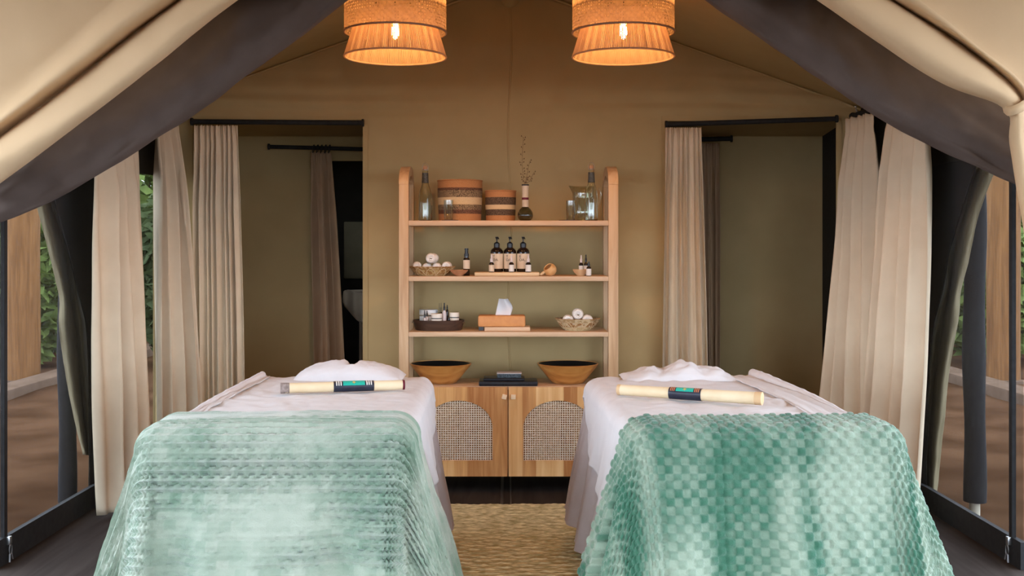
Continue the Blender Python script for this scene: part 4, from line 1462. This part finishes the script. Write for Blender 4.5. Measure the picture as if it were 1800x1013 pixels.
def woven_bowl(u, rim_px, base_px, vrim, y, z, material, label):
    k = y / F
    R_, rb_, hh_ = rim_px / 2 * k, base_px / 2 * k, (ZV(vrim, y) - z)
    t = thing('woven_bowl', label, 'bowl', (XU(u, y), y, z))
    pr = [(0, 0), (rb_, 0)]
    n = 9
    for q in range(n + 1):
        f = q / n
        rr_ = rb_ + (R_ - rb_) * f ** 0.85; zz = 0.002 + hh_ * f
        pr += [(rr_ + 0.0022, zz), (rr_ + 0.0002, zz + hh_ / n * 0.5)]
    pr = pr[:-1] + [(R_ - 0.003, hh_ + 0.004), (R_ - 0.006, hh_), (rb_ - 0.002, 0.008), (0, 0.008)]
    MB().lathe(pr, 40).build('woven_body', M[material], t, auto=60)
    m = MB()
    for q in range(10):     # raised binding loops round the wall
        a0 = q * 2 * PI / 10
        pts = []
        for s in np.linspace(0, 1, 12):
            f = math.sin(PI * s) * 0.78
            rr_ = rb_ + (R_ - rb_) * f ** 0.85 + 0.003
            a = a0 + s * 2 * PI / 10
            pts.append((rr_ * math.cos(a), rr_ * math.sin(a), 0.004 + hh_ * f))
        m.tube(pts, 0.0018, 5)
    m.build('binding', M['pale_wood'], t)
    return t


woven_bowl(759.5, 82, 52, 469.5, 6.20, Z2, 'woven', 'shallow woven bowl of rolled towels beside small wooden dish')
zr = ZV(469, 6.2)
GT = 'rolled towels in the shallow woven bowl'
for (u, v, rpx, dy, ang, ln_, lb) in (
        (733.0, 468.0, 8.0, 0.0, 0.10, 0.075, 'rolled white towel in shallow woven bowl, at edge by shelf post'),
        (750.6, 470.5, 8.2, -0.01, 0.0, 0.085, 'rolled white towel in shallow woven bowl, low at the front middle'),
        (768.0, 470.5, 8.2, -0.01, 0.0, 0.085, 'rolled white towel in shallow woven bowl, low next to the front middle one'),
        (785.6, 468.0, 8.0, 0.0, -0.10, 0.075, 'rolled white towel in shallow woven bowl, at edge towards small wooden dish'),
        (757.5, 454.2, 8.9, -0.042, 0.04, 0.066, 'rolled white towel on top of the pile in shallow woven bowl, nearer the rim'),
        (762.0, 454.2, 8.7, 0.036, -0.04, 0.066, 'rolled white towel on top of the pile in shallow woven bowl, towards the wall')):
    yy_ = 6.2 + dy
    rolled_towel(P(u, v, yy_), rpx * yy_ / F, ln_, ang, lb, GT)
y = 6.12; k = y / F
sb = thing('wooden_dish', 'small reddish wooden dish beside shallow woven bowl', 'dish', (XU(807, y), y, Z2))
r = 16 * k
MB().lathe([(0, 0), (0.016, 0), (0.018, 0.003), (r * 0.75, 0.016), (r, 0.031), (r - 0.003, 0.033), (r * 0.7, 0.020), (0.014, 0.008), (0, 0.007)], 32).build('dish_body', M['rosewood'], sb)
y = 6.185; k = y / F
sb = thing('spray_bottle', 'slim black spray bottle with cream label behind wooden dish', 'bottle', (XU(820, y), y, Z2))
r = 5.8 * k
MB().lathe([(0, 0), (r - 0.001, 0), (r, 0.002), (r, 0.088), (r * 0.9, 0.096), (r * 0.62, 0.101), (r * 0.62, 0.106), (0, 0.106)], 24).build('bottle_body', M['amber'], sb)
MB().lathe([(0, 0.105), (r * 0.75, 0.105), (r * 0.75, 0.122), (r * 0.55, 0.124), (r * 0.5, 0.142), (r * 0.6, 0.143), (r * 0.6, 0.152), (0, 0.153)], 20).build('spray_cap', M['blackplastic'], sb)
MB().lathe([(r + 0.0006, 0.038), (r + 0.0006, 0.087)], 24).build('paper_label', M['label'], sb)
# board
y = 6.18; k = y / F
x0, x1 = XU(834.5, y), XU(948, y)
yb0, yb1 = -0.07, 0.075
zbrd = 0.021
wb_ = MB().box((x0, yb0, 0), (x1, yb1, zbrd), bev=0.006)
bo = wb_.build('serving_board', M['pale_wood'], loc=(0, y, Z2))
tag(bo, 'pale wooden serving board under the pump bottles', 'board')


def pump_bottle(u, label, txt):
    y = 6.19; k = y / F
    t = thing('pump_bottle', label, 'bottle', (XU(u, y), y, Z2 + zbrd), 'amber pump bottles on the serving board')
    r = 11.2 * k
    MB().lathe([(0, 0), (r - 0.003, 0), (r, 0.004), (r, 0.108), (r * 0.96, 0.117), (r * 0.80, 0.127), (r * 0.5, 0.134), (r * 0.42, 0.137), (r * 0.42, 0.142), (0, 0.142)], 32).build('bottle_body', M['amber'], t)
    p_ = MB().lathe([(0, 0.136), (r * 0.46, 0.136), (r * 0.47, 0.158), (r * 0.30, 0.164), (0.0035, 0.168), (0.0035, 0.182), (0.006, 0.184), (0.0085, 0.192), (0.0088, 0.1955), (0, 0.197)], 20)
    p_.tube([(0, 0, 0.190), (0.008, 0.018, 0.190), (0.010, 0.027, 0.184)], 0.0032, 8)
    p_.build('pump_head', M['blackplastic'], t)
    lb = MB().lathe([(r + 0.0007, 0.018), (r + 0.0007, 0.102)], 30, a0=-PI / 2 - 1.25, a1=-PI / 2 + 1.25).build('paper_label', M['label'], t)
    text_mesh(txt, 0.020, M['print'], lb, (-r * 0.62, -r - 0.0015 + 0.0, 0.080))
    return t


pump_bottle(873.3, 'dark pump bottle on board, towards the spray bottle', 'T\nDA.')
pump_bottle(896.3, 'dark pump bottle between two other pump bottles on board', 'T\nDA.')
pump_bottle(919.6, 'dark pump bottle on board, towards the wooden scoop', 'E\nDA..')


def dropper(u, y, z, wpx, body_px, total_px, label, cat='bottle', group=None, lab='label_w', body='amber', capmat='blackplastic', name='dropper_bottle', thin=0.35):
    k = y / F; r = wpx / 2 * k; hb = body_px * k; ht = total_px * k
    t = thing(name, label, cat, (XU(u, y), y, z), group)
    MB().lathe([(0, 0), (r - 0.0008, 0), (r, 0.0015), (r, hb * 0.78), (r * 0.8, hb * 0.9), (r * 0.42, hb * 0.97), (r * 0.42, hb), (0, hb)], 22).build('bottle_body', M[body], t)
    MB().lathe([(0, hb * 0.98), (r * 0.52, hb * 0.98), (r * 0.52, hb + (ht - hb) * 0.42), (r * thin, hb + (ht - hb) * 0.5), (r * thin * 0.8, ht * 0.98), (0, ht)], 16).build('dropper_cap', M[capmat], t)
    if lab:
        MB().lathe([(r + 0.0005, hb * 0.06), (r + 0.0005, hb * 0.72)], 22).build('paper_label', M[lab], t)
    return t


dropper(864, 6.125, Z2 + zbrd, 9.4, 18, 31, 'tiny dropper bottle on board, in front of pump bottle towards the spray bottle', lab='label', capmat='frosted')
dropper(899, 6.125, Z2 + zbrd, 9.2, 18, 30, 'tiny dropper bottle on board, in front of the middle pump bottle', capmat='frosted')
dropper(928.7, 6.125, Z2 + zbrd, 10.0, 18, 31, 'tiny dropper bottle on board, in front of pump bottle towards wooden scoop', capmat='frosted')
# scoop: tipped hollow cup with a short handle
y = 6.13; k = y / F
sc_ = thing('wooden_scoop', 'round honey wood scoop lying beside serving board', 'scoop', (XU(967, y), y, Z2))
r = 11.3 * k
prof = []
for q in range(13):
    a = -PI / 2 + (PI * 0.74) * q / 12
    prof.append((max(0.0004, r * math.cos(a)), r * math.sin(a)))
inn = [(max(0.0004, rr_ - 0.004), zz * 0.88) for rr_, zz in prof][::-1]
cup = MB().lathe(prof + inn, 28).build('cup', M['scoop'], sc_, loc=(0, 0, r * 0.97))
cup.rotation_euler = (math.radians(24), math.radians(-40), 0)
MB().tube([(-r * 0.85, -0.004, r * 0.62), (-r * 1.15, -0.010, 0.016), (-r * 1.38, -0.013, 0.010), (-r * 1.55, -0.014, 0.009)], [0.008, 0.008, 0.007, 0.005], 12).build('handle', M['pale_wood'], sc_)
# dish with small bottles
y = 6.15; k = y / F
sb = thing('wooden_dish', 'small pale wooden dish with tiny bottles near shelf post', 'dish', (XU(1021, y), y, Z2))
r = 14.5 * k
MB().lathe([(0, 0), (0.020, 0), (0.021, 0.004), (r * 0.8, 0.018), (r, 0.034), (r - 0.003, 0.036), (r * 0.72, 0.022), (0.016, 0.009), (0, 0.008)], 32).build('dish_body', M['bamboo_cap'], sb)
dropper(1021.5, 6.150, Z2 + 0.0085, 8.0, 21, 34, 'tiny black bottle in small pale dish, thin capped one', capmat='frosted')
dropper(1030.0, 6.222, Z2, 7.4, 24, 37, 'tiny black bottle standing behind small pale dish, towards the shelf post')
dropper(1035, 6.085, Z2, 8.6, 18, 26, 'tiny black bottle standing in front of small pale dish')

# --- third shelf
y = 6.20; k = y / F
ty = thing('oval_tray', 'dark walnut oval tray holding jars and bottles', 'tray', (XU(771, y), y, Z3))
a_ = 45.5 * k; b_ = 0.105; hh = 0.056
pr = [(0, 0), (0.86, 0), (0.90, 0.004), (1.0, hh), (0.975, hh + 0.002), (0.87, 0.010), (0, 0.009)]
MB().lathe(pr, 56, sx=a_, sy=b_).build('tray_body', M['walnut'], ty)
for s in (-1, 1):
    MB().tube([(s * a_ * 0.93, -0.03, hh * 0.75), (s * (a_ * 0.93 + 0.012), -0.012, hh * 0.8), (s * (a_ * 0.93 + 0.012), 0.012, hh * 0.8), (s * a_ * 0.93, 0.03, hh * 0.75)], 0.004, 8).build('handle', M['wire'], ty)


def jar(u, y, wpx, hpx, label, body='cream_jar', ring=True, z=Z3 + 0.010):
    k = y / F; r = wpx / 2 * k; hh = hpx * k
    t = thing('cream_jar', label, 'jar', (XU(u, y), y, z))
    MB().lathe([(0, 0), (r * 0.96, 0), (r, 0.003), (r, hh * 0.66), (0, hh * 0.66)], 28).build('jar_body', M[body], t)
    if ring:
        MB().lathe([(0, hh * 0.655), (r * 0.99, hh * 0.655), (r * 0.99, hh * 0.725), (0, hh * 0.725)], 28).build('dark_ring', M['blackplastic'], t)
    MB().lathe([(0, hh * 0.72), (r * 1.03, hh * 0.72), (r * 1.03, hh * 0.985), (r, hh), (0, hh)], 28).build('lid', M['cream_jar' if ring else body], t)
    return t


jar(753.5, 6.235, 32, 32, 'large white tub at back of oval walnut tray', 'white_jar', False)
jar(767.5, 6.145, 19, 27, 'cream jar with dark ring between tub and pink bottle')
jar(798.5, 6.19, 17, 28, 'cream jar with dark ring at end of oval walnut tray')
zT = Z3 + 0.010
dropper(746.5, 6.150, zT, 6.0, 20, 33, 'slim clear dropper bottle in tray in front of white tub, nearest shelf post', body='frosted', lab=None)
dropper(750.6, 6.164, zT, 5.5, 22, 32, 'slim clear dropper bottle in tray in front of white tub, towards cream jar', body='frosted', lab=None)
dropper(772.2, 6.215, zT, 5.0, 28, 44, 'dark bottle with pale stick cap behind cream jar, towards the white tub', lab=None, capmat='olive', thin=0.3)
dropper(775.6, 6.238, zT, 5.0, 28, 44, 'dark bottle with pale stick cap behind cream jar, towards pink bottle', lab=None, capmat='olive', thin=0.3)
dropper(781, 6.160, zT, 7.6, 33, 46, 'pinkish bottle with pointed black cap in oval walnut tray', body='frosted', lab=None)
dropper(786, 6.215, zT, 5.5, 34, 41, 'dark slender bottle behind the pinkish bottle', lab=None)
dropper(789.2, 6.138, zT, 9.2, 16, 20, 'squat amber bottle with white label in oval walnut tray')
# tissue box on a board
y = 6.19; k = y / F
bd_ = MB().box((XU(852, y), -0.07, 0), (XU(931.5, y), 0.07, 0.022), bev=0.002).build('wooden_board', M['wood_h'], loc=(0, y, Z3))
tag(bd_, 'thin wooden board under leather tissue box', 'board')
tbx = thing('tissue_box', 'tan leather tissue box with tissue pulled out', 'tissue box', (XU(882, y), y, Z3 + 0.022))
hw = 41.3 * k; zb_, zt_ = 0.0, 0.0625
MB().box((-hw, -0.064, 0.0), (hw, 0.064, zt_), bev=0.010).build('leather_case', M['leather'], tbx)
MB().box((-hw + 0.004, -0.052, -0.020), (-hw + 0.030, -0.025, 0.002)).build('gap_shade_block', M['blackplastic'], tbx, smooth=False)  # black block standing in for the shade in the gap under the case
rows = []
for j in range(18):
    v = j / 17
    row = []
    for i in range(22):
        u_ = i / 21
        wl_ = -0.036 + 0.020 * v; wr_ = float(np.interp(v, [0, 0.25, 0.45, 0.62, 0.8, 1], [0.047, 0.056, 0.061, 0.057, 0.046, 0.034]))
        px_ = wl_ + (wr_ - wl_) * u_
        pz_ = zt_ - 0.004 + 0.094 * v
        row.append((px_, 0.014 * math.sin(u_ * 5 + v * 2) * (0.4 + v), pz_))
    rows.append(row)
MB().grid(rows).build('tissue', M['tissue'], tbx, solid=0.0015)
# bowl of towels
woven_bowl(1015.5, 79, 46, 560.5, 6.20, Z3, 'woven2', 'pale woven bowl of rolled towels beside leather tissue box')
GT2 = 'rolled towels in the pale woven bowl'
for (u, v, rpx, dy, ang, ln_, lb) in (
        (998.5, 563.2, 9.6, -0.025, 0.0, 0.070, 'rolled white towel in pale woven bowl, towards the tissue box'),
        (1015.5, 552.2, 9.8, 0.0, 0.0, 0.075, 'rolled white towel on top in pale woven bowl'),
        (1032.5, 562.8, 9.4, -0.025, 0.0, 0.070, 'rolled white towel in pale woven bowl, towards the shelf post'),
        (1033.5, 560.0, 7.2, 0.048, 0.0, 0.055, 'small rolled white towel in pale woven bowl against rim by the shelf post')):
    yy_ = 6.2 + dy
    rolled_towel(P(u, v, yy_), rpx * yy_ / F, ln_, ang, lb, GT2)

# --- cabinet top
for u, label in ((774.8, 'olive wood bowl with black inside near ridged blanket bed'), (998, 'olive wood bowl with black inside near checkered blanket bed')):
    y = 6.22; k = y / F
    t = thing('wooden_bowl', label, 'bowl', (XU(u, y), y, Z4))
    R_ = 54.3 * k; hh = ZV(639, y) - Z4
    outp = [(0, 0), (0.058, 0.0), (0.062, 0.004), (0.095, 0.026), (0.132, 0.066), (0.158, hh * 0.86), (R_, hh)]
    MB().lathe([(0, 0), (0.080, 0.0), (0.088, 0.003), (0.108, 0.024), (0.134, 0.058), (0.157, hh * 0.78), (R_, hh), (R_ - 0.007, hh + 0.002), (R_ - 0.008, hh - 0.002)], 56).build('bowl_body', M['bowl_wood'], t)
    MB().lathe([(R_ - 0.0078, hh - 0.0015), (0.150, hh * 0.78), (0.127, 0.060), (0.098, 0.030), (0.05, 0.012), (0, 0.010)], 56).build('bowl_inside', M['bowl_in'], t)
y = 6.15; k = y / F
f1 = MB().box((-51 * k, -0.085, 0), (51 * k, 0.085, 0.026), bev=0.006)
o1 = f1.build('folded_cloth', M['black_cloth'], loc=(XU(893.5, y), y, Z4)); tag(o1, 'wide black folded cloth at bottom of stack between wooden bowls', 'cloth')
f2 = MB().box((-36 * k, -0.065, 0), (36 * k, 0.075, 0.014), bev=0.005)
o2 = f2.build('folded_cloth', M['black_cloth'], loc=(XU(886, y), y, Z4 + 0.0262)); tag(o2, 'smaller black folded cloth lying on the wide black one', 'cloth')
bx = thing('card_box', 'small dark blue box with pale edge atop black cloths', 'box', (XU(895, y), y + 0.01, Z4 + 0.0404))
MB().box((-21 * k, -0.045, 0), (21 * k, 0.045, 0.022), bev=0.002).build('box_body', M['navy_box'], bx)
MB().box((-21.8 * k, -0.047, 0.021), (21.8 * k, 0.047, 0.0265), bev=0.0015).build('lid', M['silver'], bx)

# ------------------------------------------------------------------ outside the screens
for sgn in (-1, 1):
    nm = 'ridged' if sgn < 0 else 'checkered'
    # tied-back outer canvas panel and black inner flap
    if sgn < 0:
        Yp = 5.45
        rowsA = [
            (-0.09, [(52, 300), (66, 370), (88, 450), (105, 522), (104, 575), (116, 660), (130, 730), (146, 800)]),
            (-0.05, [(66, 300), (80, 370), (100, 450), (115, 522), (118, 575), (128, 660), (138, 730), (150, 800)]),
            (-0.10, [(78, 300), (92, 370), (114, 450), (124, 522), (130, 575), (140, 660), (147, 730), (156, 800)]),
            (-0.05, [(90, 300), (108, 370), (128, 450), (135, 520), (143, 575), (150, 660), (155, 730), (162, 800)]),
            (-0.12, [(104, 300), (124, 370), (143, 450), (145, 520), (158, 575), (163, 660), (168, 730), (172, 800)])]
        rowsB = [
            (-0.03, [(80, 290), (100, 370), (122, 450), (138, 515), (152, 580), (156, 700), (156, 905)]),
            (-0.025, [(110, 290), (125, 370), (140, 450), (147, 515), (158, 580), (160, 700), (160, 908)]),
            (-0.03, [(150, 290), (158, 370), (160, 450), (158, 515), (166, 580), (167, 700), (167, 908)]),
            (-0.03, [(175, 290), (195, 370), (190, 450), (180, 515), (180, 580), (180, 700), (180, 905)])]
    else:
        rowsA = [
            (-0.09, [(1752, 290), (1722, 370), (1704, 450), (1690, 505), (1684, 560), (1668, 660), (1658, 760), (1646, 870)]),
            (-0.05, [(1738, 290), (1708, 370), (1690, 450), (1680, 505), (1672, 560), (1656, 660), (1645, 760), (1638, 870)]),
            (-0.10, [(1724, 290), (1696, 370), (1678, 450), (1671, 505), (1660, 560), (1645, 660), (1634, 760), (1630, 870)]),
            (-0.05, [(1712, 290), (1682, 370), (1666, 450), (1664, 505), (1648, 560), (1634, 660), (1626, 760), (1622, 870)]),
            (-0.12, [(1698, 290), (1668, 370), (1652, 450), (1656, 505), (1638, 560), (1626, 660), (1618, 760), (1614, 870)])]
        rowsB = [
            (-0.03, [(1724, 270), (1690, 370), (1668, 450), (1658, 510), (1640, 580), (1632, 700), (1628, 895)]),
            (-0.03, [(1690, 270), (1662, 370), (1648, 450), (1645, 510), (1632, 580), (1626, 700), (1622, 895)]),
            (-0.03, [(1650, 270), (1634, 370), (1628, 450), (1630, 510), (1624, 580), (1620, 700), (1616, 895)]),
            (-0.03, [(1612, 270), (1604, 370), (1606, 450), (1610, 510), (1608, 580), (1608, 700), (1606, 890)])]
    flap('outer_canvas', 'olive canvas panel tied back outside screen beyond the %s blanket' % nm, rowsA, 40, 60, M['olive'], wr=0.01, seed=20 + sgn, cat='canvas panel')
    flap('blackout_flap', 'black flap tied back against screen beyond the %s blanket' % nm, rowsB, 34, 50, M['canvas_dark'], wr=0.01, seed=30 + sgn, cat='canvas panel')
    # sleeved tent leg on its foot
    Yl = 5.95
    xl = XU(118 if sgn < 0 else 1713, Yl)
    lg = thing('tent_leg', 'slate sleeved tent leg outside screen beyond the %s blanket' % nm, 'tent leg', (xl, Yl, -0.12))
    rr_ = 0.046 if sgn < 0 else 0.056
    pts = [(0.004 * math.sin(z * 5), 0, z) for z in np.linspace(0.10, 2.12, 24)]
    MB().tube(pts, [rr_ * (1 + 0.06 * math.sin(z[2] * 9)) for z in pts], 16).build('sleeve', M['sleeve'], lg)
    MB().tube([(0, 0, -0.02), (0, 0, 0.12)], 0.028, 14).build('foot', M['foot'], lg)
    # kerb and timber post
    kx0 = -5.0 if sgn < 0 else 4.72
    kb = MB().box((kx0, 7.5, -0.3), (kx0 + 0.28, 18, -0.02), bev=0.02).build('stone_kerb', M['kerb'])
    tag(kb, 'low pale kerb on dirt outside screen beyond %s blanket' % nm, 'kerb')
    Yp = 12.0
    up_ = 41 if sgn < 0 else 1764
    xp = XU(up_, Yp)
    ps = thing('timber_post', 'thick orange brown timber post outside screen beyond %s blanket' % nm, 'post', (xp, Yp, -0.2))
    m = MB(); rows = []
    for z in np.linspace(0, 3.6, 22):
        rows.append([((0.172 + 0.008 * fnoise(math.cos(a) * 2, math.sin(a) * 2, z)) * math.cos(a), 0.172 * math.sin(a), z) for a in np.linspace(0, 2 * PI, 25)])
    m.grid(rows).build('trunk', M['post_wood'], ps)
    MB().box((-0.19, -0.19, 0), (0.19, 0.19, 0.10), bev=0.02).build('base_block', M['kerb'], ps)


# shrubs beyond
def shrub(x, y, rx_, h_, n, material, seed, label='leafy green shrub growing outside beyond the kerb', leaf=1.0, name='shrub', group='shrubs outside the tent'):
    rnd = random.Random(seed)
    t = thing(name, label, name, (x, y, -0.14), group)
    m = MB()
    for _ in range(n):
        while True:
            a, b, c = rnd.uniform(-1, 1), rnd.uniform(-1, 1), rnd.uniform(-1, 1)
            d = a * a + b * b + c * c
            if 0.25 < d < 1:
                break
        p_ = Vector((a * rx_, b * rx_, h_ * 0.52 + c * h_ * 0.5))
        d1 = Vector((rnd.gauss(0, 1), rnd.gauss(0, 1), rnd.gauss(0, 0.7))).normalized()
        d2 = d1.cross(Vector((rnd.gauss(0, 1), rnd.gauss(0, 1), rnd.gauss(0, 1)))).normalized()
        s = rnd.uniform(0.06, 0.13) * leaf
        m.add([p_ - d1 * s, p_ + d2 * s * 0.4, p_ + d1 * s, p_ - d2 * s * 0.4], [(0, 1, 2, 3)])
    fo = m.build('foliage', material, t, smooth=False)
    fo['kind'] = 'stuff'
    st_ = MB()
    for k in range(4):
        a = k * 1.7 + seed
        st_.tube([(0.05 * math.cos(a), 0.05 * math.sin(a), 0), (0.25 * rx_ * math.cos(a), 0.25 * rx_ * math.sin(a), h_ * 0.4), (0.5 * rx_ * math.cos(a), 0.5 * rx_ * math.sin(a), h_ * 0.75)], [0.03, 0.02, 0.008], 6)
    st_.build('stem', M['stem'], t)


sd = 0
for sgn in (-1, 1):
    for (x, y, rx_, h_, mt) in ((5.9, 13.6, 0.75, 2.0, 'leaf'), (4.0, 13.6, 0.65, 2.2, 'leaf2'), (7.6, 13.9, 0.8, 2.6, 'leaf'), (5.85, 15.6, 0.75, 2.6, 'leaf2'), (7.7, 15.9, 0.9, 3.2, 'leaf2'), (10.1, 15.9, 1.3, 3.6, 'leaf'),
                                (4.2, 19.4, 1.0, 3.6, 'leaf2'), (6.5, 18.6, 1.3, 4.5, 'leaf'), (9.7, 19.4, 1.7, 5.0, 'leaf2')):
        sd += 1
        shrub(sgn * x, y, rx_, h_, int(1500 + 1500 * rx_), M[mt], sd, ('bright' if mt == 'leaf' else 'deep') + ' green leafy shrub growing beyond the kerb outside', leaf=1.25 if y < 16 else 1.8)
